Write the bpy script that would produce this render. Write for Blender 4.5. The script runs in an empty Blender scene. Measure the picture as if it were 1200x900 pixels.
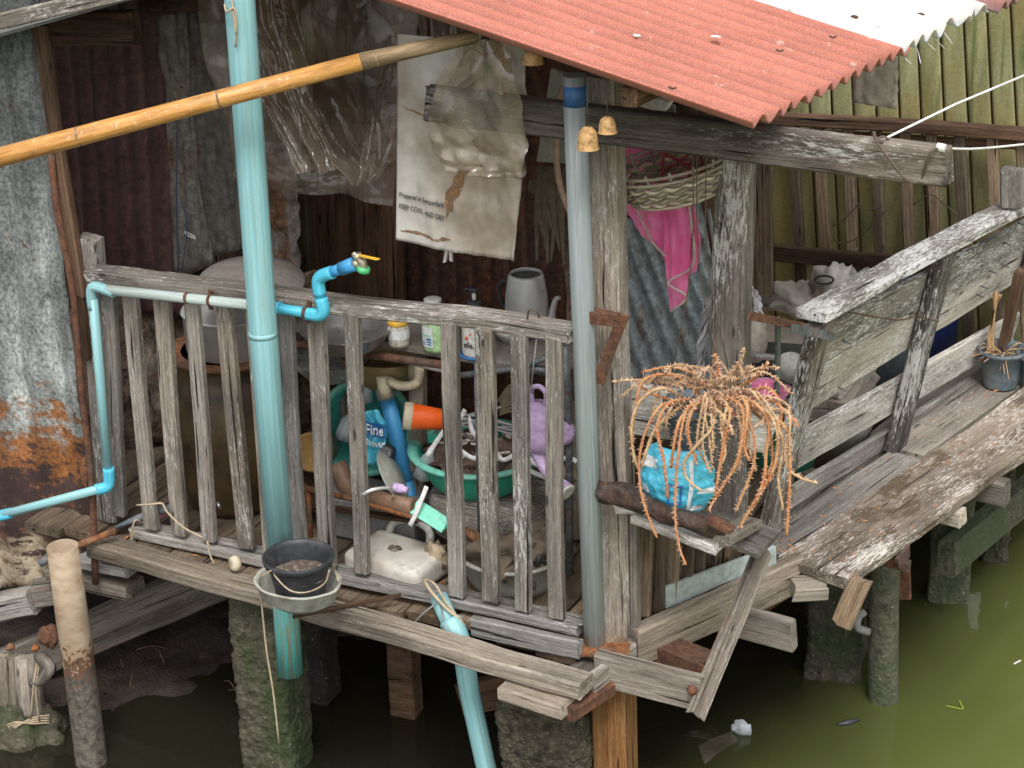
import bpy, math, random
from mathutils import Vector as V3, Matrix, noise as MN
random.seed(7)
R = random.uniform
col = bpy.context.scene.collection
# ------------------------------------------------------------------ camera frame (world: X along the house front, Y into the house, Z up, deck at z=0)
F = 2400.0
zc = V3((175, 5530, F)).normalized()
ac = V3((-5000, -886, F)); ac = (ac - zc*ac.dot(zc)).normalized()
Xc, Zc = -ac, -zc
Yc = Zc.cross(Xc)
def ray(px, py):
    r = V3((px-600, py-450, F)).normalized()
    return V3((r.dot(Xc), r.dot(Yc), r.dot(Zc)))
CAM = ray(712, 762) * -6.0
def Z(px, py, z=0.0):                      # measured point of the photo on a level plane
    r = ray(px, py); return CAM + r*((z-CAM.z)/r.z)
def Y(px, py, y=0.0):                      # measured point of the photo on a plane parallel to the house front
    r = ray(px, py); return CAM + r*((y-CAM.y)/r.y)
def onplane(px, py, o, n):
    r = ray(px, py); return CAM + r*((o-CAM).dot(n)/r.dot(n))
FOOT1 = Z(898, 640); FOOT2 = Z(1048, 520)
B = (FOOT2-FOOT1).normalized()             # direction of the walkway
BN = V3((B.y, -B.x, 0))                    # outward from the walkway, over the water
LEAN = BN*0.165 + V3((0, 0, 0.78))
RN = B.cross(LEAN).normalized()
def RP(px, py, off=0.0): return onplane(px, py, FOOT1+RN*off, RN)
WATER = -0.75
UP = V3((0, 0, 1))
# ------------------------------------------------------------------ mesh builder
class MB:
    def __init__(s): s.v=[]; s.f=[]; s.g=[]; s.sm=[]; s.w=[]
    def add(s, vs, fs, gs=None, smooth=True):
        b=len(s.v); s.v += [V3(v) for v in vs]; s.f += [[b+i for i in f] for f in fs]
        s.g += [V3(g) for g in (gs or vs)]; s.sm += [smooth]*len(fs); s.w += [0.0]*len(vs); return s
    def plank(s, p0, p1, w, t, up=UP, wob=0.004, step=0.06, ends=0.006, taper=1.0, sag=0.0, split=0.0):
        p0=V3(p0); p1=V3(p1); L=(p1-p0); ln=L.length; L.normalize(); up=V3(up)
        U=(up-L*up.dot(L)).normalized(); S=L.cross(U)
        n=max(3,int(ln/step)); c=min(w,t)*0.12
        prof=[(-w/2+c,-t/2),(0,-t/2),(w/2-c,-t/2),(w/2,-t/2+c),(w/2,t/2-c),(w/2-c,t/2),(w*.17,t/2),(-w*.17,t/2),(-w/2+c,t/2),(-w/2,t/2-c),(-w/2,-t/2+c)]
        m=len(prof); o=V3((R(0,50),R(0,50),R(0,50))); vs=[];gs=[];fs=[]
        for i in range(n+1):
            k=i/n; sc=1+(taper-1)*k
            cen=p0+L*(ln*k)-U*(sag*math.sin(math.pi*k))
            q=o+V3((ln*k*2.2,0,0)); cen=cen+S*MN.noise(q)*wob*2+U*MN.noise(q+V3((9,3,1)))*wob
            for j,(a,b) in enumerate(prof):
                q2=o+V3((ln*k*9,a*30,b*30))
                e=1+MN.noise(q2)*wob*10
                al=0
                if i in (0,n): al=MN.noise(V3((a*60,b*60,o.x+i)))*ends*2
                vs.append(cen+S*(a*e*sc)+U*(b*e*sc)+L*al); gs.append(o+V3((ln*k,a,b)))
        for i in range(n):
            for j in range(m):
                fs.append([i*m+j,i*m+(j+1)%m,(i+1)*m+(j+1)%m,(i+1)*m+j])
        fs.append(list(range(m))[::-1]); fs.append([n*m+j for j in range(m)])
        return s.add(vs,fs,gs,False)
    def box(s, c, size, rot=None, jit=0.0, bev=0.08):
        c=V3(c); M=rot or Matrix.Identity(3); L=M@V3((1,0,0)); U=M@V3((0,0,1))
        return s.plank(c-L*size[0]/2, c+L*size[0]/2, size[1], size[2], U, wob=jit, ends=jit)
    def tube(s, pts, r, n=12, cap=True, smooth_path=0, wob=0.0):
        pts=[V3(p) for p in pts]
        if smooth_path: pts=catmull(pts,smooth_path)
        rs=r if isinstance(r,(list,tuple)) else [r]*2
        m=len(pts); acc=0; vs=[];gs=[];fs=[]; o=V3((R(0,50),R(0,50),0))
        T=(pts[1]-pts[0]).normalized(); ref=UP if abs(T.z)<0.9 else V3((1,0,0))
        A=T.cross(ref).normalized()
        for i,p in enumerate(pts):
            a=pts[max(0,i-1)]; b=pts[min(m-1,i+1)]; T=(b-a).normalized()
            A=(A-T*A.dot(T)).normalized(); Bv=T.cross(A)
            k=i/(m-1)*(len(rs)-1); k0=min(int(k),len(rs)-2) if len(rs)>1 else 0
            rr=rs[k0]+(rs[min(k0+1,len(rs)-1)]-rs[k0])*(k-k0)
            if i: acc+=(p-pts[i-1]).length
            for j in range(n):
                t=2*math.pi*j/n; q=rr*(1+(MN.noise(o+V3((acc*14,math.cos(t)*2,math.sin(t)*2)))*wob if wob else 0))
                vs.append(p+A*(math.cos(t)*q)+Bv*(math.sin(t)*q)); gs.append(o+V3((acc,math.cos(t)*rr,math.sin(t)*rr)))
        for i in range(m-1):
            for j in range(n): fs.append([i*n+j,(i+1)*n+j,(i+1)*n+(j+1)%n,i*n+(j+1)%n])
        s.add(vs,fs,gs,True)
        if cap:
            b=len(s.v)-len(vs); s.f.append([b+j for j in range(n)]); s.f.append([b+(m-1)*n+j for j in range(n)][::-1]); s.sm += [False,False]
        return s
    def lathe(s, c, prof, n=28, M=None, wob=0.0, squash=1.0, cap=True, flute=0):
        c=V3(c); M=M or Matrix.Identity(3); vs=[];fs=[];gs=[]
        for i,(r,z) in enumerate(prof):
            for j in range(n):
                t=2*math.pi*j/n; q=r*(1+(MN.noise(V3((math.cos(t)*2+c.x*7,math.sin(t)*2,z*9)))*wob if wob else 0)+(flute*math.cos(t*8) if flute else 0))
                l=V3((q*math.cos(t),q*math.sin(t)*squash,z)); vs.append(c+M@l); gs.append(c+l)
        m=len(prof)
        for i in range(m-1):
            for j in range(n): fs.append([i*n+j,i*n+(j+1)%n,(i+1)*n+(j+1)%n,(i+1)*n+j])
        s.add(vs,fs,gs,True)
        if cap:
            b=len(s.v)-len(vs)
            s.f.append([b+j for j in range(n)][::-1]); s.f.append([b+(m-1)*n+j for j in range(n)]); s.sm+=[True,True]
        return s
    def sheet(s, P, nu, nv, thick=0.0, keep=None, grain=None, wave=None):
        """P(u,v)->point ; keep(u,v)->bool lets holes and torn edges through"""
        vs=[];gs=[];fs=[]
        for j in range(nv+1):
            for i in range(nu+1):
                p=P(i/nu,j/nv); vs.append(p); gs.append(grain(i/nu,j/nv) if grain else p)
        for j in range(nv):
            for i in range(nu):
                if keep and not keep((i+.5)/nu,(j+.5)/nv): continue
                a=j*(nu+1)+i; fs.append([a,a+1,a+nu+2,a+nu+1])
        s.add(vs,fs,gs,True)
        if wave: s.w[-len(vs):]=[wave(i/nu,j/nv) for j in range(nv+1) for i in range(nu+1)]
        return s
    def blob(s, c, rad, nz=0.25, fr=3.0, n=20, M=None, flat=None):
        c=V3(c); vs=[];fs=[]; m=n//2; M=M or Matrix.Identity(3)
        for i in range(m+1):
            th=math.pi*i/m
            for j in range(n):
                ph=2*math.pi*j/n; d=V3((math.sin(th)*math.cos(ph),math.sin(th)*math.sin(ph),math.cos(th)))
                e=1+MN.fractal(d*fr*.5+c*3,1.0,2.0,3)*nz
                q=V3((d.x*rad[0]*e,d.y*rad[1]*e,d.z*rad[2]*e))
                if flat is not None: q.z=max(q.z,flat)
                vs.append(c+M@q)
        for i in range(m):
            for j in range(n): fs.append([i*n+j,(i+1)*n+j,(i+1)*n+(j+1)%n,i*n+(j+1)%n])
        return s.add(vs,fs,None,True)
    def pillar(s, p0, p1, wx, wy, rot=0.0, nz=0.012, rnd=0.25, step=0.011, flare=1.0):
        """rough rectangular pile from p0 (bottom) to p1 (top)"""
        p0=V3(p0); p1=V3(p1); H=(p1-p0).length; n=int(H/step)+2; m=88; vs=[];fs=[]
        ca,sa=math.cos(rot),math.sin(rot)
        for i in range(n+1):
            k=i/n; c=p0.lerp(p1,k); sc=flare+(1-flare)*k
            for j in range(m):
                t=2*math.pi*j/m; x=math.cos(t); y=math.sin(t); q=(abs(x)**(2/rnd)+abs(y)**(2/rnd))**(-rnd/2)
                lx,ly=x*q*wx/2*sc,y*q*wy/2*sc; d=V3((lx,ly,0)).normalized()
                e=(MN.fractal(V3((lx*9,ly*9,(c.z)*9))+p0*5,.8,2.1,4))*nz*.8+MN.fractal(V3((lx*55,ly*55,c.z*55))+p0*5,.6,2.1,3)*nz*.42
                lx+=d.x*e; ly+=d.y*e
                vs.append(c+V3((lx*ca-ly*sa,lx*sa+ly*ca,0)))
        for i in range(n):
            for j in range(m): fs.append([i*m+j,i*m+(j+1)%m,(i+1)*m+(j+1)%m,(i+1)*m+j])
        fs.append([n*m+j for j in range(m)])
        return s.add(vs,fs,None,True)
def catmull(p, k):
    q=[p[0]+(p[0]-p[1])]+list(p)+[p[-1]+(p[-1]-p[-2])]; out=[]
    for i in range(1,len(q)-2):
        a,b,c,d=q[i-1:i+3]
        for j in range(k):
            t=j/k; out.append(0.5*((2*b)+(c-a)*t+(2*a-5*b+4*c-d)*t*t+(3*b-a-3*c+d)*t**3))
    out.append(p[-1]); return out
def origin_of(o):
    p=o.location.copy()
    while o.parent: o=o.parent; p+=o.location
    return p
def build(mb, name, m, parent=None, label=None, cat=None, group=None, kind=None, solid=0.0):
    me=bpy.data.meshes.new(name)
    if parent is not None: org=origin_of(parent); loc=V3((0,0,0))
    else:
        xs=[v.x for v in mb.v]; ys=[v.y for v in mb.v]; zs=[v.z for v in mb.v]
        org=V3(((min(xs)+max(xs))/2,(min(ys)+max(ys))/2,min(zs))); loc=org
    me.from_pydata([tuple(v-org) for v in mb.v],[],mb.f)
    me.polygons.foreach_set('use_smooth',mb.sm)
    at=me.attributes.new('gc','FLOAT_VECTOR','POINT')
    at.data.foreach_set('vector',[c for g in mb.g for c in g])
    if any(mb.w):
        aw=me.attributes.new('wave','FLOAT','POINT'); aw.data.foreach_set('value',mb.w)
    me.update(); me.materials.append(m)
    o=bpy.data.objects.new(name,me); col.objects.link(o); o.location=loc
    if parent is not None: o.parent=parent
    if solid:
        md=o.modifiers.new('thickness','SOLIDIFY'); md.thickness=solid; md.offset=0
    return tag(o,label,cat,group,kind)
def tag(o,label=None,cat=None,group=None,kind=None):
    if label: o['label']=label
    if cat: o['category']=cat
    if group: o['group']=group
    if kind: o['kind']=kind
    return o
def thing(name,loc,label,cat,group=None):
    e=bpy.data.objects.new(name,None); e.empty_display_size=.05; col.objects.link(e); e.location=V3(loc); return tag(e,label,cat,group)
def text_mesh(body, size, fontbold=False):
    cu=bpy.data.curves.new('lettering','FONT'); cu.body=body; cu.size=size; cu.align_x='LEFT'; cu.resolution_u=2
    if fontbold: cu.offset=size*.02
    ob=bpy.data.objects.new('lettering',cu); col.objects.link(ob)
    dg=bpy.context.evaluated_depsgraph_get(); me=bpy.data.meshes.new_from_object(ob.evaluated_get(dg))
    bpy.data.objects.remove(ob); bpy.data.curves.remove(cu)
    vs=[v.co.copy() for v in me.vertices]; fs=[list(p.vertices) for p in me.polygons]; bpy.data.meshes.remove(me)
    return vs,fs
# ------------------------------------------------------------------ materials
class NT:
    def __init__(s,name):
        s.m=bpy.data.materials.new(name); s.m.use_nodes=True; s.t=s.m.node_tree; s.n=s.t.nodes; s.l=s.t.links
        s.bs=s.n['Principled BSDF']; a=s.n.new('ShaderNodeAttribute'); a.attribute_name='gc'; s.gc=a.outputs['Vector']
    def link(s,a,b): s.l.new(a,b)
    def wave(s,lo,hi):
        a=s.n.new('ShaderNodeAttribute'); a.attribute_name='wave'; k=s.n.new('ShaderNodeMapRange'); s.link(a.outputs['Fac'],k.inputs[0]); k.inputs[1].default_value=-1; k.inputs[2].default_value=1; k.inputs[3].default_value=lo; k.inputs[4].default_value=hi; return k.outputs[0]
    def mp(s,sc,loc=(0,0,0),src=None,rot=(0,0,0)):
        k=s.n.new('ShaderNodeMapping'); s.link(src or s.gc,k.inputs['Vector']); k.inputs['Scale'].default_value=sc; k.inputs['Location'].default_value=loc; k.inputs['Rotation'].default_value=rot; return k.outputs[0]
    def noise(s,vec,scale=1,detail=4,rough=.6,dist=0.0):
        k=s.n.new('ShaderNodeTexNoise'); s.link(vec,k.inputs['Vector']); k.inputs['Scale'].default_value=scale; k.inputs['Detail'].default_value=detail; k.inputs['Roughness'].default_value=rough; k.inputs['Distortion'].default_value=dist; return k.outputs['Fac']
    def vor(s,vec,scale,feat='F1'):
        k=s.n.new('ShaderNodeTexVoronoi'); k.feature=feat; s.link(vec,k.inputs['Vector']); k.inputs['Scale'].default_value=scale; return k.outputs['Distance']
    def ramp(s,fac,stops):
        k=s.n.new('ShaderNodeValToRGB'); s.link(fac,k.inputs[0]); e=k.color_ramp.elements
        while len(e)<len(stops): e.new(.5)
        for el,(p,c) in zip(e,stops):
            el.position=p; el.color=(c,c,c,1) if isinstance(c,(int,float)) else (*c,1)
        return k.outputs[0]
    def mix(s,fac,a,b,mode='MIX'):
        k=s.n.new('ShaderNodeMix'); k.data_type='RGBA'; k.blend_type=mode
        for sock,v in ((k.inputs[0],fac),(k.inputs[6],a),(k.inputs[7],b)):
            if hasattr(v,'links') or isinstance(v,bpy.types.NodeSocket): s.link(v,sock)
            elif isinstance(v,(int,float)): sock.default_value = v if sock==k.inputs[0] else (v,v,v,1)
            else: sock.default_value=(*v,1)
        return k.outputs[2]
    def math(s,op,a,b=0.0):
        k=s.n.new('ShaderNodeMath'); k.operation=op
        for i,v in enumerate((a,b)):
            if isinstance(v,(int,float)): k.inputs[i].default_value=v
            else: s.link(v,k.inputs[i])
        return k.outputs[0]
    def sep(s,vec=None):
        k=s.n.new('ShaderNodeSeparateXYZ'); s.link(vec or s.gc,k.inputs[0]); return k.outputs
    def done(s,colr,rough=.8,bump=None,bs=.4,bd=.004,metal=0.0,spec=.5,**kw):
        b=s.bs
        for key,v in (('Base Color',colr),('Roughness',rough),('Metallic',metal),('Specular IOR Level',spec),*kw.items()):
            key=key.replace('_',' ')
            if isinstance(v,bpy.types.NodeSocket): s.link(v,b.inputs[key])
            elif isinstance(v,tuple): b.inputs[key].default_value=(*v,1)
            else: b.inputs[key].default_value=v
        if bump is not None:
            k=s.n.new('ShaderNodeBump'); k.inputs['Strength'].default_value=bs; k.inputs['Distance'].default_value=bd; s.link(bump,k.inputs['Height']); s.link(k.outputs[0],b.inputs['Normal'])
        return s.m
def wood(name, dark, mid, light, flake=None, flake_at=.60, stain=.5, moss=None, moss_at=.58, crack=.37):
    t=NT(name)
    n1=t.noise(t.mp((3.2,150,150)),1,6,.72,.15)
    n2=t.noise(t.mp((2.0,11,11)),1,5,.65)
    n3=t.noise(t.mp((.31,.31,.31)),1,0)
    fine=t.noise(t.mp((40,340,340)),1,3,.7)
    c=t.ramp(n1,[(.30,dark),(.47,mid),(.68,light)])
    tone=t.ramp(n3,[(.3,.55),(.7,1.3)])
    c=t.mix(1.0,c,tone,'MULTIPLY')
    n4=t.noise(t.mp((.31,.31,.31),(7,3,5)),1,0); c=t.mix(1.0,c,t.ramp(n4,[(.35,(1.04,.985,.90)),(.65,(.97,.975,.98))]),'MULTIPLY')
    ru=t.noise(t.mp((5,26,26),(1,9,4)),1,5,.7); c=t.mix(t.ramp(ru,[(.60,0),(.72,.45)]),c,(.20,.10,.05))
    kn=t.vor(t.mp((5,17,17),(3,3,3)),1); c=t.mix(t.ramp(kn,[(.07,.85),(.13,0)]),c,tuple(x*.3 for x in dark))
    st=t.ramp(n2,[(.36,1-stain),(.58,1.05)])
    c=t.mix(1.0,c,st,'MULTIPLY')
    c=t.mix(1.0,c,t.ramp(fine,[(.3,.66),(.7,1.28)]),'MULTIPLY')
    if moss:
        nm=t.noise(t.mp((5,9,9),(4,4,4)),1,6,.7); c=t.mix(t.ramp(nm,[(moss_at,0),(moss_at+.08,.85)]),c,moss)
    h=n1
    if flake:
        nf=t.noise(t.mp((26,150,150),(2,7,1)),1,5,.8); nb=t.noise(t.mp((3.0,9,9),(8,2,5)),1,3,.6)
        s_=t.math('ADD',t.math('MULTIPLY',nf,.7),t.math('MULTIPLY',nb,.4))
        ff=t.ramp(s_,[(flake_at,0),(flake_at+.05,.8)]); c=t.mix(ff,c,flake); h=t.math('ADD',n1,t.math('MULTIPLY',ff,.3))
    nc=t.noise(t.mp((2.2,70,70),(5,5,3)),1,3,.55); cr=t.ramp(nc,[(crack-.045,1),(crack,0)])
    c=t.mix(cr,c,tuple(x*.16 for x in dark))
    h=t.math('SUBTRACT',t.math('ADD',h,t.math('MULTIPLY',fine,.25)),t.math('MULTIPLY',cr,.9))
    return t.done(c,.86,h,.6,.004,spec=.25)
def simple(name, colr, rough=.45, dirt=(.10,.08,.06), amt=.35, sc=14, metal=0.0, at=.5, var=.25, **kw):
    t=NT(name); n=t.noise(t.gc,sc,6,.65); n2=t.noise(t.gc,sc*4,3,.6)
    c=t.mix(t.ramp(n2,[(.3,0.0),(.7,1.0)]),tuple(x*(1-var) for x in colr),tuple(min(1,x*(1+var)) for x in colr))
    c=t.mix(t.math('MULTIPLY',t.ramp(n,[(at,0),(at+.18,1)]),amt),c,dirt)
    return t.done(c,t.ramp(n,[(.3,max(.05,rough-.1)),(.7,min(1,rough+.25))]),n2,.15,.002,metal=metal,**kw)
def pvc(name, colr, stain=(.32,.29,.16), amt=.75, at=.54):
    t=NT(name); n=t.noise(t.mp((1.6,120,120)),1,6,.75); n2=t.noise(t.mp((3.5,85,85)),1,6,.75); n3=t.noise(t.mp((60,60,60)),1,2)
    c=t.mix(t.ramp(n,[(.3,0),(.75,1)]),tuple(x*.8 for x in colr),tuple(min(.8,x*1.3+.06) for x in colr))
    c=t.mix(t.math('MULTIPLY',t.ramp(n2,[(at,0),(at+.16,1)]),amt*.8),c,stain)
    c=t.mix(t.ramp(n3,[(.74,0),(.77,.5)]),c,(.2,.17,.12))
    return t.done(c,.5,n2,.1,.001)
def metal_rust(name, base, rust=(.07,.03,.018), rust2=(.16,.068,.032), at=.5, rough=.6, sc=(5,5,2.2), metal=.25, spot=.64, w=.1):
    t=NT(name); n=t.noise(t.mp(sc),1,8,.72,.5); n2=t.noise(t.gc,38,6,.7); n3=t.noise(t.gc,120,3,.6)
    g=t.mix(t.ramp(n2,[(.34,0),(.66,1)]),tuple(x*.5 for x in base),tuple(min(.8,x*1.4) for x in base))
    r=t.mix(t.ramp(n2,[(.4,0),(.62,1)]),rust,rust2)
    c=t.mix(t.ramp(n,[(at,0),(at+w,1)]),g,r)
    c=t.mix(t.ramp(n2,[(spot,0),(spot+.04,.9)]),c,rust)
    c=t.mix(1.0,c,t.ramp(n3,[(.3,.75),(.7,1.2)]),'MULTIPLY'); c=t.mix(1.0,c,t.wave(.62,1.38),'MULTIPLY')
    return t.done(c,t.ramp(n,[(at-.1,rough),(at+.1,.92)]),t.math('ADD',n2,t.math('MULTIPLY',n3,.4)),.35,.003,metal=t.ramp(n,[(at-.05,metal),(at,0)]))
M={}
M['grey']=wood('weathered_grey_wood',(.115,.10,.09),(.27,.25,.23),(.44,.425,.41),flake=(.62,.60,.57),flake_at=.635)
M['greyflake']=wood('peeling_grey_wood',(.115,.092,.075),(.275,.245,.212),(.43,.40,.365),flake=(.60,.585,.56),flake_at=.605)
M['pale']=wood('pale_peeling_wood',(.24,.21,.18),(.45,.42,.385),(.60,.58,.545),flake=(.80,.79,.77),flake_at=.56,stain=.5)
M['whiterail']=wood('whitened_handrail_wood',(.16,.14,.12),(.42,.39,.36),(.58,.56,.53),flake=(.80,.79,.78),flake_at=.53,stain=.5)
M['beamend']=wood('speckled_beam_end_wood',(.03,.026,.024),(.085,.073,.068),(.17,.15,.145),flake=(.6,.58,.57),flake_at=.615,stain=.5)
M['bark']=metal_rust('crumbling_bark',(.055,.038,.030),rust=(.022,.014,.011),rust2=(.085,.042,.024),at=.45,metal=0,sc=(20,20,20))
M['post2']=wood('streaked_post_wood',(.05,.038,.03),(.19,.16,.14),(.36,.335,.31),flake=(.62,.61,.59),flake_at=.56,stain=.7)
M['orangewood']=wood('rust_stained_wood',(.13,.06,.025),(.36,.17,.06),(.47,.29,.13),stain=.45)
M['post']=wood('old_post_wood',(.095,.075,.06),(.235,.205,.18),(.37,.345,.32),flake=(.58,.56,.53),flake_at=.59,stain=.55)
M['brown']=wood('brown_wood',(.055,.032,.02),(.12,.07,.042),(.19,.12,.075),stain=.6)
M['darkbrown']=wood('dark_brown_wood',(.05,.027,.018),(.115,.066,.043),(.18,.115,.075),stain=.6)
M['beam']=wood('dusty_beam_wood',(.105,.08,.062),(.235,.20,.165),(.36,.325,.28),flake=(.5,.48,.45),flake_at=.66,stain=.5)
M['roofbeam']=wood('dark_roof_beam_wood',(.05,.037,.03),(.11,.085,.07),(.19,.155,.13),flake=(.45,.42,.40),flake_at=.66,stain=.6)
M['floor']=wood('brown_floor_wood',(.10,.068,.045),(.20,.145,.10),(.30,.235,.17),stain=.55)
M['lichen']=wood('lichen_plank_wood',(.20,.15,.11),(.42,.34,.27),(.58,.50,.42),flake=(.74,.68,.62),flake_at=.57,stain=.45,moss=(.095,.065,.04),moss_at=.52)
M['greylichen']=wood('grey_plank_wood',(.22,.195,.165),(.38,.345,.305),(.50,.47,.43),flake=(.62,.60,.57),flake_at=.64,stain=.35,moss=(.15,.14,.12),moss_at=.63)
M['mosswood']=wood('mossy_wood',(.06,.05,.03),(.14,.12,.075),(.23,.20,.14),stain=.6,moss=(.05,.07,.02),moss_at=.52)
M['slat']=wood('fence_slat_wood',(.09,.062,.042),(.20,.145,.10),(.33,.265,.20),stain=.5)
M['alu']=simple('worn_aluminium',(.56,.56,.55),.36,dirt=(.25,.23,.2),amt=.4,metal=.4,var=.08)
M['basin']=simple('scratched_steel',(.42,.42,.42),.28,dirt=(.2,.18,.15),amt=.5,metal=.85,var=.08)
M['darkpatch']=metal_rust('dark_iron_strip',(.085,.078,.068),rust=(.04,.022,.015),rust2=(.11,.055,.03),at=.55,sc=(7,7,2))
M['pvc']=pvc('aqua_pvc',(.21,.43,.45))
M['pvcb']=pvc('blue_pvc',(.05,.42,.58),amt=.3)
M['pvcblue']=pvc('strong_blue_pvc',(.02,.24,.50),amt=.2)
M['pvcpale']=pvc('pale_pvc',(.42,.50,.47),amt=.6)
M['pvclow']=pvc('stained_teal_pvc',(.05,.42,.40),stain=(.24,.15,.06),amt=1.1,at=.44)
M['pvcdirty']=pvc('dusty_steel_pipe',(.225,.26,.265),stain=(.13,.14,.14),amt=.9)
M['bluepaint']=simple('blue_paint',(.02,.09,.24),.5,amt=.5)
M['corr_grey']=metal_rust('galvanised_grey',(.155,.15,.135),at=.62)
M['corr_maroon']=metal_rust('maroon_rusted_sheet',(.095,.045,.043),rust=(.07,.032,.022),rust2=(.17,.08,.045),at=.58,rough=.6,sc=(16,16,2.0),metal=.1)
M['corr_rust']=metal_rust('rusty_sheet',(.12,.062,.045),rust=(.055,.024,.018),rust2=(.18,.075,.038),at=.45,rough=.8,metal=0)
M['crumple']=metal_rust('crumpled_rust_sheet',(.23,.19,.15),rust=(.045,.028,.02),rust2=(.19,.095,.05),at=.40,sc=(8,8,8),metal=0,w=.2)
M['patch']=metal_rust('patched_iron_sheet',(.15,.135,.12),rust=(.055,.026,.016),rust2=(.15,.068,.032),at=.52,sc=(6,6,1.5))
M['corr_blue']=metal_rust('blue_grey_sheet',(.17,.20,.21),rust=(.09,.065,.05),rust2=(.20,.17,.14),at=.54,sc=(30,30,2),spot=.74)
M['rust']=metal_rust('brown_rust',(.085,.052,.040),at=.4,metal=0)
M['rustorange']=metal_rust('orange_rust',(.17,.09,.05),rust=(.12,.045,.02),rust2=(.32,.12,.035),at=.42,metal=0,sc=(7,7,2))
M['steel']=metal_rust('dull_aluminium',(.48,.49,.48),rust=(.2,.18,.16),rust2=(.33,.31,.28),at=.62,rough=.38,metal=.7,spot=.72)
M['darksteel']=metal_rust('dark_steel',(.13,.14,.15),at=.56,rough=.5,metal=.4)
# left sheet: galvanised above, rust band, maroon, peeling cream at the foot
t=NT('rust_banded_sheet'); n=t.noise(t.mp((9,9,9)),1,7,.72,.4); ns=t.noise(t.mp((5,5,22),rot=(0,.35,0)),1,5,.7); nf=t.noise(t.gc,75,5,.7); nb=t.noise(t.gc,4,3,.6)
z=t.sep()[2]
h=t.math('ADD',z,t.math('MULTIPLY',t.math('SUBTRACT',t.math('ADD',t.math('MULTIPLY',n,.5),t.math('MULTIPLY',ns,.5)),.5),1.3))
g=t.mix(t.ramp(nf,[(.35,0),(.62,1)]),(.10,.115,.115),(.40,.42,.39)); g=t.mix(1.0,g,t.ramp(t.noise(t.mp((26,26,2.0)),1,5,.7),[(.35,.6),(.65,1.25)]),'MULTIPLY'); g=t.mix(1.0,g,t.ramp(nb,[(.35,.55),(.65,1.1)]),'MULTIPLY')
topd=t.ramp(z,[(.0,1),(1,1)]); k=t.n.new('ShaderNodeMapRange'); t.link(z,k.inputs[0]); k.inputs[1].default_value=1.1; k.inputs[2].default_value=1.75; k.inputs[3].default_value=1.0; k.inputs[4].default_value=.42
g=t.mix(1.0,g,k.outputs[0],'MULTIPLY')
orr=t.mix(t.ramp(nf,[(.35,0),(.62,1)]),(.11,.04,.015),(.33,.13,.035)); mar=t.mix(t.ramp(nf,[(.35,0),(.65,1)]),(.03,.016,.014),(.065,.035,.028)); crm=t.mix(t.ramp(n,[(.44,0),(.56,1)]),(.11,.055,.03),(.42,.35,.24))
def step(a,b): 
    k=t.n.new('ShaderNodeMapRange'); k.clamp=True; t.link(h,k.inputs[0]); k.inputs[1].default_value=a; k.inputs[2].default_value=b; return k.outputs[0]
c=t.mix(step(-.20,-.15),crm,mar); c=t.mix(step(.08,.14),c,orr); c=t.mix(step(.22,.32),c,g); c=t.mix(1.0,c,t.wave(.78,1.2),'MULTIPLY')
hole=t.ramp(t.noise(t.mp((7,7,7),(3,1,2)),1,4,.7),[(.66,0),(.70,1)]); c=t.mix(hole,c,(.10,.04,.02))
M['banded']=t.done(c,.75,t.math('ADD',nf,n),.4,.004)
# corrugated red roof
def roofmat(name,a,b,spots,spot_at=.70,deep=.75):
    t=NT(name); n=t.noise(t.gc,300,3,.8); n2=t.noise(t.mp((3,3,3)),1,5,.6); n3=t.noise(t.gc,22,5,.7)
    c=t.mix(t.ramp(n,[(.38,0),(.62,1)]),a,b); c=t.mix(1.0,c,t.ramp(n2,[(.3,deep),(.7,1.08)]),'MULTIPLY')
    c=t.mix(t.ramp(n3,[(spot_at,0),(spot_at+.03,.75)]),c,spots)
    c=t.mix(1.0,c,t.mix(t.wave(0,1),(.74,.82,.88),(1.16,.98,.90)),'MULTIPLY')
    return t.done(c,.75,n,.3,.002,spec=.3)
M['roofred']=roofmat('salmon_red_roof',(.34,.115,.078),(.51,.24,.19),(.50,.38,.33),.64)
M['roofwhite']=roofmat('white_roof',(.55,.545,.525),(.66,.66,.65),(.36,.32,.24),.64,.88)
M['roofold']=roofmat('faded_maroon_roof',(.22,.10,.09),(.36,.21,.19),(.5,.4,.4))
# translucent green panels
t=NT('mossy_fibre_panel'); n=t.noise(t.mp((14,14,2.2)),1,6,.65); n2=t.noise(t.mp((3,3,3)),1,4,.6); n3=t.noise(t.gc,110,3,.7)
c=t.mix(t.ramp(n,[(.35,0),(.65,1)]),(.30,.31,.14),(.62,.61,.35)); c=t.mix(t.ramp(n2,[(.45,0),(.62,.8)]),c,(.52,.42,.18))
c=t.mix(t.ramp(t.noise(t.mp((20,20,1.3),(3,0,0)),1,4,.6),[(.60,0),(.68,.6)]),c,(.13,.22,.04)); c=t.mix(1.0,c,t.ramp(n3,[(.3,.8),(.7,1.15)]),'MULTIPLY')
t.done(c,.6,n,.2,.003); tl=t.n.new('ShaderNodeBsdfTranslucent'); t.link(c,tl.inputs[0]); mx=t.n.new('ShaderNodeMixShader'); mx.inputs[0].default_value=.45; t.link(t.bs.outputs[0],mx.inputs[1]); t.link(tl.outputs[0],mx.inputs[2]); t.link(mx.outputs[0],t.n['Material Output'].inputs[0]); M['panel']=t.m
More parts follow.
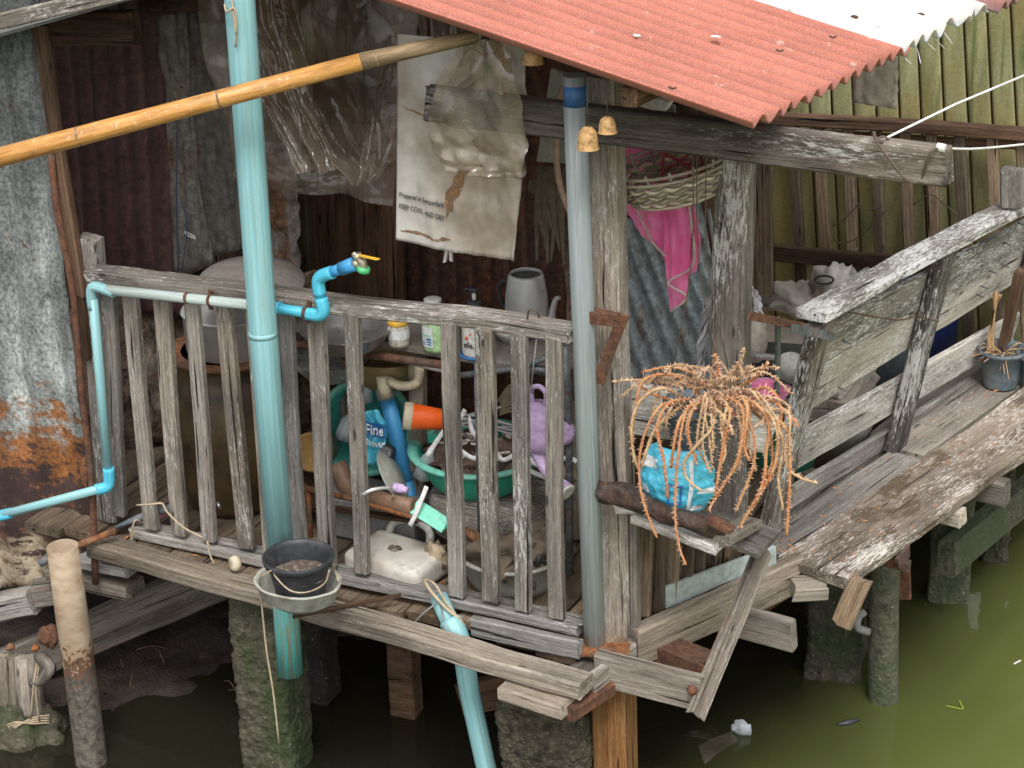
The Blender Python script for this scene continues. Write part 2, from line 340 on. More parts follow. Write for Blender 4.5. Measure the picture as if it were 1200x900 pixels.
# concrete piles
def conc(name,a,b,moss,at=.5,bs=.9,wet=.85):
    t=NT(name); n=t.noise(t.gc,26,9,.75); n2=t.noise(t.mp((5,5,2)),1,5,.6); v=t.vor(t.gc,55)
    c=t.mix(t.ramp(n,[(.36,0),(.62,1)]),a,b); c=t.mix(t.ramp(n2,[(at,0),(at+.14,.9)]),c,moss)
    c=t.mix(t.ramp(t.noise(t.gc,90,2,.5),[(.68,0),(.72,.8)]),c,(.33,.30,.25))
    return t.done(c,wet,t.math('ADD',n,t.math('MULTIPLY',v,.5)),bs,.02)
M['conc']=conc('rough_wet_concrete',(.022,.017,.012),(.11,.088,.065),(.03,.045,.012))
M['concmoss']=conc('mossy_concrete',(.035,.03,.018),(.12,.11,.07),(.035,.06,.012),.45)
M['concgreen']=conc('green_concrete',(.035,.033,.022),(.13,.125,.08),(.05,.07,.03),.46,.7)
M['concdark']=conc('dark_underside_concrete',(.012,.010,.008),(.05,.04,.032),(.02,.02,.012))
M['block']=simple('cement_block',(.20,.20,.19),.9,amt=.3,sc=30)
# cream pipe turning to rust below
t=NT('cream_rusting_pipe'); n=t.noise(t.mp((16,7,7)),1,6,.7); nf=t.noise(t.gc,45,6,.75)
zz=t.n.new('ShaderNodeNewGeometry'); sz=t.n.new('ShaderNodeSeparateXYZ'); t.link(zz.outputs['Position'],sz.inputs[0])
h=t.math('ADD',sz.outputs[2],t.math('MULTIPLY',t.math('SUBTRACT',nf,.5),.55))
crm=t.mix(t.ramp(n,[(.3,0),(.7,1)]),(.23,.14,.075),(.46,.38,.28)); low=t.mix(t.ramp(nf,[(.38,0),(.6,1)]),(.04,.033,.028),(.16,.135,.105)); rr=(.12,.05,.02)
def st2(a,b):
    k=t.n.new('ShaderNodeMapRange'); k.clamp=True; t.link(h,k.inputs[0]); k.inputs[1].default_value=a; k.inputs[2].default_value=b; return k.outputs[0]
c=t.mix(st2(-.40,-.37),low,rr); c=t.mix(st2(-.335,-.32),c,crm); M['cream']=t.done(c,.75,nf,.4,.004)
# bamboo
t=NT('bamboo'); n=t.noise(t.mp((8,120,120)),1,5,.7); n2=t.noise(t.gc,60,4,.7); x=t.sep()[0]
c=t.mix(t.ramp(n,[(.35,0),(.65,1)]),(.38,.16,.035),(.62,.33,.095)); c=t.mix(t.ramp(n2,[(.60,0),(.66,.6)]),c,(.72,.58,.40)); c=t.mix(t.ramp(t.noise(t.mp((9,30,30),(2,2,2)),1,5,.7),[(.52,0),(.68,.7)]),c,(.20,.10,.045))
M['bamboo']=t.done(c,.45,n,.2,.002)
t=NT('bamboo_weathered'); n=t.noise(t.mp((8,90,90)),1,5,.7)
M['bamboo2']=t.done(t.mix(t.ramp(n,[(.35,0),(.65,1)]),(.10,.065,.035),(.34,.24,.13)),.7,n,.3,.002)
# clear brown plastic film
t=NT('dusty_plastic_film'); n=t.noise(t.mp((3,3,3)),1,6,.6); n2=t.noise(t.mp((9,9,3)),1,4,.7)
t.done(t.mix(t.ramp(n,[(.4,0),(.62,1)]),(.20,.165,.13),(.40,.34,.27)),.16,n2,.06,.01,spec=1.0,Coat_Weight=1.0,Coat_Roughness=.05,Coat_IOR=1.9)
tr=t.n.new('ShaderNodeBsdfTransparent'); tr.inputs[0].default_value=(.80,.72,.62,1); mx=t.n.new('ShaderNodeMixShader')
t.link(t.ramp(n,[(.3,.10),(.7,.36)]),mx.inputs[0]); t.link(tr.outputs[0],mx.inputs[1]); t.link(t.bs.outputs[0],mx.inputs[2]); t.link(mx.outputs[0],t.n['Material Output'].inputs[0]); M['film']=t.m
M['film2']=t.m.copy(); M['film2'].name='thin_clear_film'; M['film2'].node_tree.nodes['Mix Shader'].inputs[0].links[0].from_node.color_ramp.elements[0].color=(.16,.16,.16,1); M['film2'].node_tree.nodes['Mix Shader'].inputs[0].links[0].from_node.color_ramp.elements[1].color=(.42,.42,.42,1)
t=NT('clear_plastic'); t.done((.8,.85,.9),.08,spec=.9); tr=t.n.new('ShaderNodeBsdfTransparent'); mx=t.n.new('ShaderNodeMixShader'); mx.inputs[0].default_value=.42
t.link(tr.outputs[0],mx.inputs[1]); t.link(t.bs.outputs[0],mx.inputs[2]); t.link(mx.outputs[0],t.n['Material Output'].inputs[0]); M['clear']=t.m
# sack
t=NT('woven_sack'); n=t.noise(t.mp((4,4,4)),1,5,.6); n2=t.noise(t.mp((12,12,5),(1,2,3)),1,6,.7,.6)
wv=t.noise(t.mp((60,60,500)),1,2,.5)
c=t.mix(t.ramp(n,[(.35,0),(.65,1)]),(.27,.225,.175),(.55,.53,.49)); c=t.mix(t.ramp(n2,[(.64,0),(.68,.8)]),c,(.22,.11,.045))
M['sack']=t.done(c,.7,wv,.2,.002)
t=NT('water_jar_glaze'); n=t.noise(t.gc,8,6,.65); n2=t.noise(t.gc,70,3,.7); c=t.mix(t.ramp(n,[(.35,0),(.65,1)]),(.035,.022,.012),(.12,.078,.032)); c=t.mix(t.ramp(n2,[(.66,0),(.7,.6)]),c,(.3,.24,.15)); M['jar']=t.done(c,.38,n,.2,.004)
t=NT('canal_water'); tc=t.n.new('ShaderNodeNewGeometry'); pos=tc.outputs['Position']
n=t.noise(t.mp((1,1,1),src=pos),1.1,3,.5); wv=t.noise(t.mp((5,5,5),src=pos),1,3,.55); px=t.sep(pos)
gx=t.math('ADD',t.math('MULTIPLY',px[0],.50),t.math('MULTIPLY',px[1],-.06)); gx=t.math('ADD',gx,t.math('ADD',t.math('MULTIPLY',t.math('SUBTRACT',n,.5),.35),.10))  # shade of the house put into the water colour, greener outward
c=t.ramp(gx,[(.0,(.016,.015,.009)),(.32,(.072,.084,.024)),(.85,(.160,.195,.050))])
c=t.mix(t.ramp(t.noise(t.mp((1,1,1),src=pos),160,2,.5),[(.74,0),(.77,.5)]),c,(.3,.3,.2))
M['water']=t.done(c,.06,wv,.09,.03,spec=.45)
t=NT('mud'); n=t.noise(t.gc,16,9,.75); n2=t.noise(t.gc,70,3,.6); c=t.mix(t.ramp(n,[(.35,0),(.65,1)]),(.020,.013,.010),(.062,.042,.034)); c=t.mix(t.ramp(n2,[(.70,0),(.73,.7)]),c,(.3,.28,.26)); M['mud']=t.done(c,.45,n,.9,.03)
t=NT('dry_cactus_stem'); n=t.noise(t.gc,12,5,.7); M['cactus']=t.done(t.mix(t.ramp(n,[(.38,0),(.6,1)]),(.42,.13,.04),(.50,.27,.12)),.7,n,.3,.003)
t=NT('dry_cactus_tan'); n=t.noise(t.gc,25,5,.7); M['cactus2']=t.done(t.mix(t.ramp(n,[(.35,0),(.65,1)]),(.36,.20,.085),(.58,.42,.24)),.8,n,.3,.003)
M['spine']=simple('pale_spines',(.58,.37,.25),.7)
M['wicker']=wood('wicker',(.20,.16,.11),(.40,.35,.27),(.58,.53,.44),stain=.3)
M['wickerred']=simple('red_cord',(.30,.03,.03),.8)
t=NT('pink_cloth'); n=t.noise(t.gc,300,2,.6); n2=t.noise(t.gc,9,4,.6); M['pink']=t.done(t.mix(t.ramp(n2,[(.35,0),(.65,1)]),(.78,.11,.31),(.88,.27,.48)),.95,n,.5,.002,Sheen_Weight=.4)
M['pinktrim']=simple('towel_hem',(.52,.42,.38),.9)
M['black']=simple('black_plastic',(.028,.030,.035),.45,dirt=(.2,.18,.15),amt=.25,at=.56)
M['greypot']=simple('slate_plastic',(.10,.13,.15),.5,dirt=(.25,.23,.2),amt=.35)
M['soil']=simple('dry_soil',(.09,.065,.05),.95,dirt=(.35,.3,.25),amt=.7,sc=60)
M['dish']=simple('dusty_enamel',(.40,.40,.35),.5,dirt=(.16,.13,.09),amt=.7,sc=18)
M['rope']=simple('old_rope',(.42,.33,.22),.9,sc=50)
M['wire']=simple('brown_wire',(.10,.07,.05),.7)
M['whitecord']=simple('white_cord',(.72,.71,.70),.6,amt=.2)
M['greycord']=simple('grey_cord',(.22,.22,.22),.6)
M['greyrope']=wood('twisted_grey_rope',(.18,.19,.20),(.38,.39,.40),(.55,.55,.55),stain=.3)
M['white']=simple('white_plastic',(.68,.66,.62),.4,amt=.25)
M['cream_pl']=simple('cream_plastic',(.58,.50,.36),.4,amt=.3)
M['greenbasin']=simple('green_basin',(.02,.33,.22),.4,dirt=(.10,.2,.15),amt=.5,sc=22)
M['greenrim']=simple('pale_green_rim',(.16,.50,.40),.4,dirt=(.3,.28,.2),amt=.4)
M['tealtub']=simple('teal_tub',(.05,.30,.26),.4,dirt=(.2,.2,.15),amt=.4)
M['orange']=simple('orange_plastic',(.80,.11,.010),.4,amt=.06,var=.08)
M['dustylid']=simple('dusty_lid',(.20,.175,.155),.8,amt=.5)
M['purple']=simple('lilac_plastic',(.66,.47,.74),.4,amt=.12)
M['greenbottle']=simple('pale_green_bottle',(.42,.62,.32),.3,amt=.1)
M['label']=simple('white_label',(.72,.74,.75),.5,amt=.1)
M['bluewire']=simple('dull_blue_wire',(.02,.045,.10),.5)
M['bluelabel']=simple('blue_print',(.03,.16,.42),.5,amt=.1)
M['ltblue']=simple('light_blue_print',(.08,.47,.64),.4,amt=.1,dirt=(.7,.75,.75),at=.52)
M['gold']=simple('tarnished_gold_lid',(.38,.22,.07),.45,metal=.4)
M['goldsink']=simple('stained_sink',(.36,.27,.13),.35,metal=.5,dirt=(.08,.06,.04),amt=.6)
M['terra']=simple('wind_bell_clay',(.50,.30,.12),.6,dirt=(.12,.05,.02),amt=.85,sc=75,at=.47)
M['yellow']=simple('yellow_plastic',(.75,.42,.04),.4,amt=.2)
M['green']=simple('bright_green_plastic',(.08,.45,.18),.4,amt=.1)
M['mint']=simple('mint_plastic',(.18,.62,.45),.45,amt=.2)
M['brass']=simple('tap_metal',(.45,.40,.30),.4,metal=.7)
M['bag']=simple('dirty_white_bag',(.52,.49,.44),.55,dirt=(.22,.16,.10),amt=.7,sc=9,at=.45)
M["sheetcloth"]=simple("dusty_cloth_bundle",(.55,.48,.41),.85,dirt=(.2,.15,.12),amt=.4)
M['bluebarrel']=simple('deep_blue_plastic',(.012,.03,.13),.35,amt=.15)
M['seeds']=simple('speckled_grains',(.55,.50,.42),.8,dirt=(.06,.05,.04),amt=.9,sc=120)
M['ink']=simple('black_ink',(.04,.045,.05),.6,amt=.1)
M['brownhose']=simple('brown_hose',(.22,.13,.08),.5)
M['rags']=simple('grey_brown_rags',(.17,.13,.09),.95,dirt=(.05,.04,.03),amt=.6,sc=20)
M['flesh']=simple('beige_hose',(.50,.34,.25),.5)
M['charcoal']=simple('wood_chips',(.10,.06,.045),.9,dirt=(.3,.2,.14),amt=.7,sc=80)
M['leaf']=simple('floating_leaf',(.22,.28,.03),.5)
M['foil']=simple('silver_foil',(.6,.6,.6),.25,metal=.8)
M['greenmesh']=simple('painted_channel',(.34,.39,.37),.5,dirt=(.13,.05,.03),amt=.5,sc=10,at=.58)
t=NT('sack_stain'); n=t.noise(t.gc,60,5,.7); t.done(t.mix(t.ramp(n,[(.35,0),(.65,1)]),(.10,.045,.02),(.30,.17,.08)),.8)
tr=t.n.new('ShaderNodeBsdfTransparent'); mx=t.n.new('ShaderNodeMixShader'); t.link(t.ramp(n,[(.36,.2),(.52,.95)]),mx.inputs[0]); t.link(tr.outputs[0],mx.inputs[1]); t.link(t.bs.outputs[0],mx.inputs[2]); t.link(mx.outputs[0],t.n['Material Output'].inputs[0]); M['stain']=t.m

t=NT('aggregate_concrete'); n=t.noise(t.gc,30,9,.8); v=t.vor(t.gc,70); c=t.mix(t.ramp(n,[(.38,0),(.60,1)]),(.022,.018,.012),(.15,.125,.08)); c=t.mix(t.ramp(v,[(.16,.8),(.3,0)]),c,(.23,.20,.13)); c=t.mix(t.ramp(t.noise(t.mp((6,6,3)),1,4,.6),[(.52,0),(.62,.7)]),c,(.04,.05,.02))
M['concagg']=t.done(c,.8,t.math('SUBTRACT',n,t.math('MULTIPLY',v,.8)),1.0,.02)

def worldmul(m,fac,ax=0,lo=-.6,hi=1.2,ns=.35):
    """tone multiplied along one world axis of a long piece, broken up by noise"""
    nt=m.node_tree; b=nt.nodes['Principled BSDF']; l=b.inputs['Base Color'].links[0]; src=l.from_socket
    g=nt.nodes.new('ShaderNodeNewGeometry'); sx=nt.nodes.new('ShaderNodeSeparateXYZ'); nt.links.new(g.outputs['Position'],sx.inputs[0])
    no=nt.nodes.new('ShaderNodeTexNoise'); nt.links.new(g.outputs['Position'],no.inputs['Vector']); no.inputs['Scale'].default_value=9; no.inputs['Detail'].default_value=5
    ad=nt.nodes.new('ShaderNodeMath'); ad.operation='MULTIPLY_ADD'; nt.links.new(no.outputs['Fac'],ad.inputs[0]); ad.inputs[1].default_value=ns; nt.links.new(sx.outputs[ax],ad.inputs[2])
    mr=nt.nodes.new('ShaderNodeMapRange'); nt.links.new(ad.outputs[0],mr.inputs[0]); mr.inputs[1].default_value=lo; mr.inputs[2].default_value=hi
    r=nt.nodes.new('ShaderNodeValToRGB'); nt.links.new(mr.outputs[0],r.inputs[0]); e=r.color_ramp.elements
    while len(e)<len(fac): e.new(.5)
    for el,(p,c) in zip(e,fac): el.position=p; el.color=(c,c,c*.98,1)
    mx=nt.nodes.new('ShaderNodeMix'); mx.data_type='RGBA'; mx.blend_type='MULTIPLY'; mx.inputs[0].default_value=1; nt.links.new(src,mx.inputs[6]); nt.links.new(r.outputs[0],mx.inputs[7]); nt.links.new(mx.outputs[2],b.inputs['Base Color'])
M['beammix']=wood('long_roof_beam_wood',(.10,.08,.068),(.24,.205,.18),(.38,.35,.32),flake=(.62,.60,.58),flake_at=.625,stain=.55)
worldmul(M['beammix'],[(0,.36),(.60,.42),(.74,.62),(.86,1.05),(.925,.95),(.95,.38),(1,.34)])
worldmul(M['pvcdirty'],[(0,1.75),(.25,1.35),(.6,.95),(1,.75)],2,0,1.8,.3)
def poly(pts, v):
    k=v*(len(pts)-1); i=min(int(k),len(pts)-2); t=k-i; a,b=pts[i],pts[i+1]
    return tuple(a[j]+(b[j]-a[j])*t for j in range(len(a)))
def hang(Lp, Rp, y0, fold=.01, fr=5, nu=30, nv=36, seed=0, keep=None, vert=1.0, crumple=.004, yb=None, pleat=0.0, calm=0.0):
    """cloth or film hanging near a plane y0; Lp / Rp are its measured left and right edges, top to bottom"""
    def P(u,v):
        a=poly(Lp,v); b=poly(Rp,v); yy=y0+((yb-y0)*v if yb is not None else 0)
        p=Y(a[0]+(b[0]-a[0])*u,a[1]+(b[1]-a[1])*u,yy)
        d=math.sin(u*fr*2+MN.noise(V3((u*3,v*2*vert,seed)))*3)*fold+MN.fractal(V3((u*7,v*7,seed+5)),.8,2,4)*crumple*3
        if calm: d*=1-calm*(1-min(1,u*1.6))
        if pleat:
            for sc_,am in ((9,1),(19,.5)): d+=(1-abs(MN.noise(V3((u*sc_-v*3.2,v*1.5,seed+sc_)))))**7*pleat*am*(1-.7*v)
        return p+V3((0,-d,0))
    m=MB(); m.sheet(P,nu,nv,keep=keep); m.P=P; return m
def corr(TL,TR,BR,BL,y,pitch=.076,amp=.009,seed=0,ragged=.0,dent=.006,skew=0.0,y2=None,nv=40,mid=None):
    """corrugated sheet on a vertical plane"""
    y2=y if y2 is None else y2
    a,b,c,d=Y(*TL,y),Y(*TR,y2),Y(*BR,y2),Y(*BL,y); W=((b-a).length+(c-d).length)/2; H=(a-d).length
    nu=max(12,int(W/pitch*8)); N=(b-a).cross(d-a).normalized()
    def P(u,v):
        vv=v+(MN.noise(V3((u*14,seed,2)))*ragged if v>.5 else 0)
        p=a.lerp(b,u).lerp(d.lerp(c,u),vv)
        w=math.sin((u*W+skew*v*H)/pitch*2*math.pi)*amp
        w+=MN.fractal(V3((u*W*3,v*H*3,seed)),.9,2,4)*dent*2
        return p+N*w
    m=MB(); m.sheet(P,nu,nv,wave=lambda u,v:math.sin((u*W+skew*v*H)/pitch*2*math.pi)); return m
def rag(pts_px, y, r, n=5): return [Y(*p,y) for p in pts_px]
# ================================================================== ground and water
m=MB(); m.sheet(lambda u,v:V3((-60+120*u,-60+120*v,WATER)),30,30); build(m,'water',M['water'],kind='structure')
m=MB(); m.sheet(lambda u,v:V3((-60+120*u,-60+120*v,WATER-.9)),10,10); build(m,'ground',M['mud'],kind='structure')
BK0,BK1=Z(125,832,WATER),Z(300,786,WATER)
bd=(BK1-BK0).normalized(); bn=V3((-bd.y,bd.x,0))
def bank(u,v):
    s=-4+9*u; w=v**1.6*6
    p=BK0+bd*s+bn*(w-.15+MN.noise(V3((s*2.2,1,1)))*.09)
    p.z=WATER-.05+min(w,1.2)*.20+w*.03+MN.fractal(V3((p.x*5,p.y*5,0)),.8,2,6)*.045; return p
m=MB(); m.sheet(bank,170,150); build(m,'mud_bank',M['mud'],kind='structure')
# ================================================================== piles and what stands in the water
def pile(name,p,top,wx,wy,rot,mat,label,nz=.012,low=-1.3,rnd=.25,cat='pile',lean=(0,0),group=None):
    m=MB(); m.pillar(V3((p.x,p.y,low)),V3((p.x+lean[0],p.y+lean[1],top)),wx,wy,rot,nz,rnd); return build(m,name,mat,label=label,cat=cat,group=group)
q=Y(318,790,.03); pile('concrete_pile',q,-.09,.19,.17,.1,M['concmoss'],'mossy square concrete pile under the balcony, behind the cut end of the aqua pipe',.016)
q=Y(374,790,.45); pile('concrete_pile',q,-.09,.11,.12,.1,M['concdark'],'narrow dark concrete pile in the shade between the mossy pile and the brown wooden pile',.012)
q=Z(470,840,WATER)+V3((0,.04,0)); pile('wooden_pile',q,-.09,.095,.085,.1,M['brown'],'short brown wooden pile standing in dark water under the middle of the balcony',.003,rnd=.2)
q=Y(645,870,.02); pile('concrete_pile',q,-.17,.27,.24,.15,M['concagg'],'thick pebbly concrete pile under the corner of the balcony, left of the orange post',.026,rnd=.45)
q=Y(720,850,.04); m=MB(); m.plank(V3((q.x,q.y,-1.3)),V3((q.x,q.y,-.10)),.115,.10,up=V3((0,1,0)),wob=.002); build(m,'rusty_post',M['orangewood'],label='orange rust-stained square post under the corner of the balcony',cat='post')
q=Z(967,800,WATER)+V3((0,.10,0)); pile('concrete_pile',q,-.10,.19,.17,.2,M['conc'],'rough dark brown concrete pile under the near end of the plank walkway',.02)
q=Z(1104,708,WATER)+V3((0,.08,0)); pile('concrete_pile',q,-.12,.15,.14,.25,M['concgreen'],'green square concrete pile farthest right under the walkway',.006,rnd=.15)
q=Z(1140,695,WATER)+V3((.0,.32,0)); pile('concrete_pile',q,-.14,.09,.12,.25,M['conc'],'small rough pile half hidden behind the green square pile',.02)
p0=Z(1030,826,WATER)+V3((0,.045,0)); e=thing('round_pile',V3((p0.x,p0.y,-1.3)),'round green stained pipe pile with a grey clamp beside the walkway end','pile')
m=MB(); m.tube([V3((p0.x+.02,p0.y,-1.3)),p0,V3((p0.x-.02,p0.y+.02,-.42)),V3((p0.x-.03,p0.y+.03,-.06))],.052,24,wob=.03); build(m,'pipe',M['concgreen'],e)
m=MB(); c0=Y(1016,728,p0.y-.04); m.tube([c0+V3((-.01,0,.035)),c0+V3((-.025,-.02,.02)),c0+V3((-.025,-.02,-.02)),c0+V3((.01,0,-.04))],.014,8,smooth_path=4); build(m,'clamp',M['block'],e)
# cream pipe pile, left
e=thing('pipe_pile',Y(110,900,-.22),'cream coloured pipe pile with a rusted foot at the lower left','pile')
m=MB(); m.tube([Y(73,640,-.22),Y(84,720,-.22),Y(97,810,-.22),Y(107,890,-.22),Y(125,1000,-.22)],[.050,.052,.052,.053,.054],26,wob=.05); build(m,'pipe',M['cream'],e)
m=MB(); c=Y(58,745,-.25); m.blob(c,(.035,.03,.04),.45,3,30); build(m,'rust_flake',M['rust'],e)
m=MB(); m.tube([Y(45,770,-.2),Y(58,782,-.25),Y(52,796,-.22),Y(38,800,-.2)],[.018,.02,.015],8,smooth_path=3,wob=.5); build(m,'torn_wood',M['beam'],e)
# stump at far left
e=thing('wooden_stump',Y(25,900,-.15),'cracked grey wooden stump tied with twine at the lower left edge','stump')
m=MB()
for i,(a,b,w) in enumerate([(-12,0,.05),(4,10,.05),(16,26,.045),(28,42,.045),(38,54,.04),(-30,-16,.05)]):
    m.tube([Y(a,770,-.12-.01*(i%2)),Y(a+4,820,-.12),Y(b,860,-.14),Y(b+4,960,-.14)],[w*.5,w*.62,w*.75,w*.7],14,wob=.7)
build(m,'trunk',M['beam'],e)
m=MB()
for k in range(4): m.tube([Y(-20,872+k*4,-.19),Y(10,858-k*3,-.22),Y(36,842+k*2,-.21),Y(58,838+k*3,-.17)],.0032,6,smooth_path=4)
m.tube([Y(36,842,-.21),Y(40,800,-.22),Y(44,775,-.2)],.004,6,smooth_path=4); m.tube([Y(46,845,-.21),Y(42,810,-.22),Y(46,778,-.2)],.003,6,smooth_path=4)
build(m,'twine',M['rope'],e)
m=MB(); m.blob(Y(34,880,-.16),(.19,.13,.17),.35,5,40); build(m,'boulder',M['concmoss'],label='mossy lump of concrete at the foot of the cracked stump',cat='rock')
# lower left timbers
e=thing('left_substructure',Z(100,740,-.2),'grey cross beams and blocks under the rusted sheet wall at the left','beams')
m=MB(); m.plank(Y(-30,800,-.02),Y(262,676,.35),.06,.15,up=UP,wob=.006,step=.04); build(m,'beam',M['beam'],e)
m=MB(); m.plank(Y(-30,718,-.02),Y(40,700,.02),.08,.09,wob=.01); build(m,'block',M['grey'],e)
m=MB(); m.plank(Y(40,695,.0),Y(70,690,.05),.09,.08,wob=.01); build(m,'block',M['beam'],e)
m=MB(); m.plank(Y(66,668,.02),Y(158,690,.0),.10,.05,wob=.006); build(m,'block',M['beam'],e)
m=MB(); m.plank(Y(100,652,.02),Y(160,664,-.02),.10,.035,wob=.006); build(m,'block',M['grey'],e)
for a in ((14,757),(43,758)):
    m=MB(); c=Y(*a,-.09); m.lathe(c,[(.014,0),(.014,.012),(.007,.014),(.007,.024)],10,Matrix.Rotation(math.pi/2,3,'X')); build(m,'bolt',M['rustorange'],e)
# ================================================================== deck
e=thing('balcony_deck',(-.9,.7,-.06),'weathered plank deck of the balcony with long front beams','deck')
x=-2.15
while x<-.02:
    w=min(R(.13,.16),.06-x); m=MB(); z=-.035+R(-.004,.004); f0=R(-.02,.02)+.01
    m.plank(V3((x+w/2,f0+(-.02),z)),V3((x+w/2+.01,1.75,z)),w-.008,.03,wob=.003); build(m,'floorboard',M['floor'],e); x+=w
m=MB(); m.plank(Z(112,638,-.02),Z(686,806,-.02),.085,.055,wob=.007,step=.04,ends=.004); build(m,'front_beam',M['beam'],e)
m=MB(); m.plank(Z(592,805,-.075),Z(668,828,-.075),.10,.045,wob=.006); build(m,'short_beam',M['beam'],e)
m=MB(); m.plank(Z(656,803,-.055)+V3((0,-.01,0)),Z(728,762,-.055),.085,.04,wob=.005); build(m,'corner_plank',M['beam'],e)
m=MB(); m.plank(Z(692,804,-.05),Z(742,766,-.05),.03,.07,wob=.004); build(m,'corner_plank',M['grey'],e)
m=MB(); m.plank(V3((-2.0,.55,-.11)),V3((.1,.55,-.11)),.07,.1); build(m,'joist',M['brown'],e)
for (a,b,c_,d_) in ((-6,-2.16,.3,5),(-2.2,.1,1.76,5),(.1,.5,3.3,5)):
    m=MB(); m.add([V3((a,c_,-.06)),V3((b,c_,-.06)),V3((b,d_,-.06)),V3((a,d_,-.06))],[[0,1,2,3]],None,False); build(m,'floor_panel',M['darkbrown'],e,solid=.02)  # unseen rest of the house floor, added to block light under the deck
m=MB(); m.plank(V3((-2.0,1.2,-.11)),V3((.1,1.2,-.11)),.07,.1); build(m,'joist',M['brown'],e)
m=MB(); m.plank(Y(553,733,-.045),Y(680,760,-.045),.03,.060,wob=.006); build(m,'kick_board',M['grey'],e)
m=MB(); m.plank(Y(640,765,.03),Y(690,760,.06),.05,.03,wob=.02); build(m,'rotten_plank',M['beam'],e)
m=MB(); m.plank(Y(700,771,-.03)+V3((0,0,-.03)),Y(824,812,-.03),.045,.105,wob=.003); build(m,'side_joist',M['beam'],e)
m=MB(); c=Y(812,808,-.06); m.lathe(c,[(.016,0),(.016,.006),(.009,.008),(.009,.018),(.005,.02)],12,Matrix.Rotation(math.pi/2,3,'X')); build(m,'bolt',M['rust'],e)
m=MB(); m.plank(Z(743,758,-.035),Z(935,670,-.035),.05,.125,wob=.003); build(m,'edge_joist',M['beam'],e)
m=MB(); m.plank(Z(662,835,-.09),Z(730,792,-.09),.06,.045,wob=.004); build(m,'rusty_angle',M['rust'],e)
m=MB()
for a,b,z in (((768,748),(832,772),-.06),):
    p,q=Z(*a,z),Z(*b,z); m.plank(p,q,.09,.006,wob=.006); m.plank(p+V3((0,-.045,-.022)),q+V3((0,-.045,-.022)),.006,.05,wob=.006)
build(m,'rusty_channel',M['rust'],e)
m=MB(); m.plank(Z(682,757,.002),Z(738,757,.0),.07,.008,wob=.012); build(m,'rust_plate',M['rustorange'],e)
m=MB(); m.blob(Z(678,765,-.035),(.045,.03,.018),.8,6,18); build(m,'tar_patch',M['soil'],e)
m=MB(); m.plank(Y(540,818,.25),Y(602,806,.32),.03,.12,wob=.004); build(m,'hanging_board',M['brown'],e)
m=MB(); m.plank(Z(342,726,.0)+V3((0,0,.01)),Z(470,698,.02),.012,.012,wob=.004); build(m,'stick',M['brown'],label='thin brown stick lying across the front beam below the rail',cat='stick')
# ================================================================== balustrade
e=thing('balcony_railing',Y(420,680,.06),'weathered grey wooden balcony railing with upright slats','railing')
m=MB(); m.plank(Y(107,320,.03),Y(672,389,.03),.075,.042,wob=.009,step=.035,ends=.01,split=1); build(m,'top_rail',M['greyflake'],e)
m=MB(); m.plank(Y(158,620,.055),Y(684,735,.055),.078,.032,wob=.005); build(m,'bottom_rail',M['grey'],e)
BAL=[((127,345),(140,602)),((153,348),(178,618)),((189,352),(211,625)),((225,357),(246,632)),((262,362),(290,640)),((297,366),(320,652)),((333,372),(352,655)),((371,374),(385,662)),((412,374),(424,670)),((528,386),(535,697)),((569,394),(575,703)),((609,398),(614,714)),((649,402),(652,722))]
for i,(a,b) in enumerate(BAL):
    w=.050+R(-.004,.005); m=MB(); m.plank(Y(a[0],a[1]-8,-.002),Y(b[0],b[1],.035),w,.028,up=V3((0,-1,0)),wob=.0035,step=.04,ends=.003)
    o=build(m,'baluster',M['darkbrown'] if False else M[('greyflake','grey')[i%3==0]],e)
m=MB(); m.plank(Y(106,278,.10),Y(131,606,.10),.078,.06,up=V3((0,-1,0)),wob=.004); build(m,'newel_post',M['post'],e)
m=MB(); m.tube([Y(160,592,-.02),Y(178,591,-.03),Y(190,590,-.02),Y(196,600,-.02),Y(215,618,-.02),Y(238,630,-.03)],.0035,6,smooth_path=4); m.tube([Y(158,622,.0),Y(153,640,-.01),Y(157,612,-.02),Y(164,610,0)],.003,6,smooth_path=4); m.tube([Y(243,634,-.02),Y(246,650,-.03),Y(252,662,-.03)],.003,6,smooth_path=3); build(m,'twine',M['rope'],e)
m=MB(); m.tube([Y(497,678,.01),Y(503,690,-.03),Y(520,710,-.05),Y(540,728,-.05),Y(549,748,-.02)],.005,6,smooth_path=4); m.tube([Y(497,678,.01),Y(510,685,-.03),Y(524,708,-.03),Y(545,733,-.04)],.004,6,smooth_path=4);build(m,'tape',M['rope'],e)
m=MB(); m.tube([Y(519,702,-.02),Y(497,718,-.06),Y(480,738,-.07),Y(486,747,-.1),Y(510,746,-.1),Y(531,748,-.1)],.0028,6,smooth_path=5); m.tube([Y(515,700,-.02),Y(520,730,-.08),Y(521,745,-.1)],.0028,6,smooth_path=5); build(m,'grey_wire',M['greycord'],e)
# posts at the corner
m=MB(); m.plank(Y(707,88,.15),Y(727,745,.15),.090,.075,up=V3((0,-1,0)),wob=.003); build(m,'wooden_post',M['post'],label='tall grey square post right of the steel pipe at the balcony corner',cat='post')
m=MB(); m.plank(Y(863,176,.36),Y(852,604,.36),.100,.08,up=V3((0,-1,0)),wob=.003); build(m,'wooden_post',M['post'],label='grey square post behind the dried cactus, right of the pink towel',cat='post')
e=thing('steel_pole',Z(697,754,0),'round grey steel pole with a blue painted band at the balcony corner','pole')
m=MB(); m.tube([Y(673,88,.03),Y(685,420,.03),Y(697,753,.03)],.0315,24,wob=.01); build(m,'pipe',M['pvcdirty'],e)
m=MB(); m.tube([Y(673.5,99,.03),Y(674.5,123,.03)],.0322,24); build(m,'painted_band',M['bluepaint'],e)
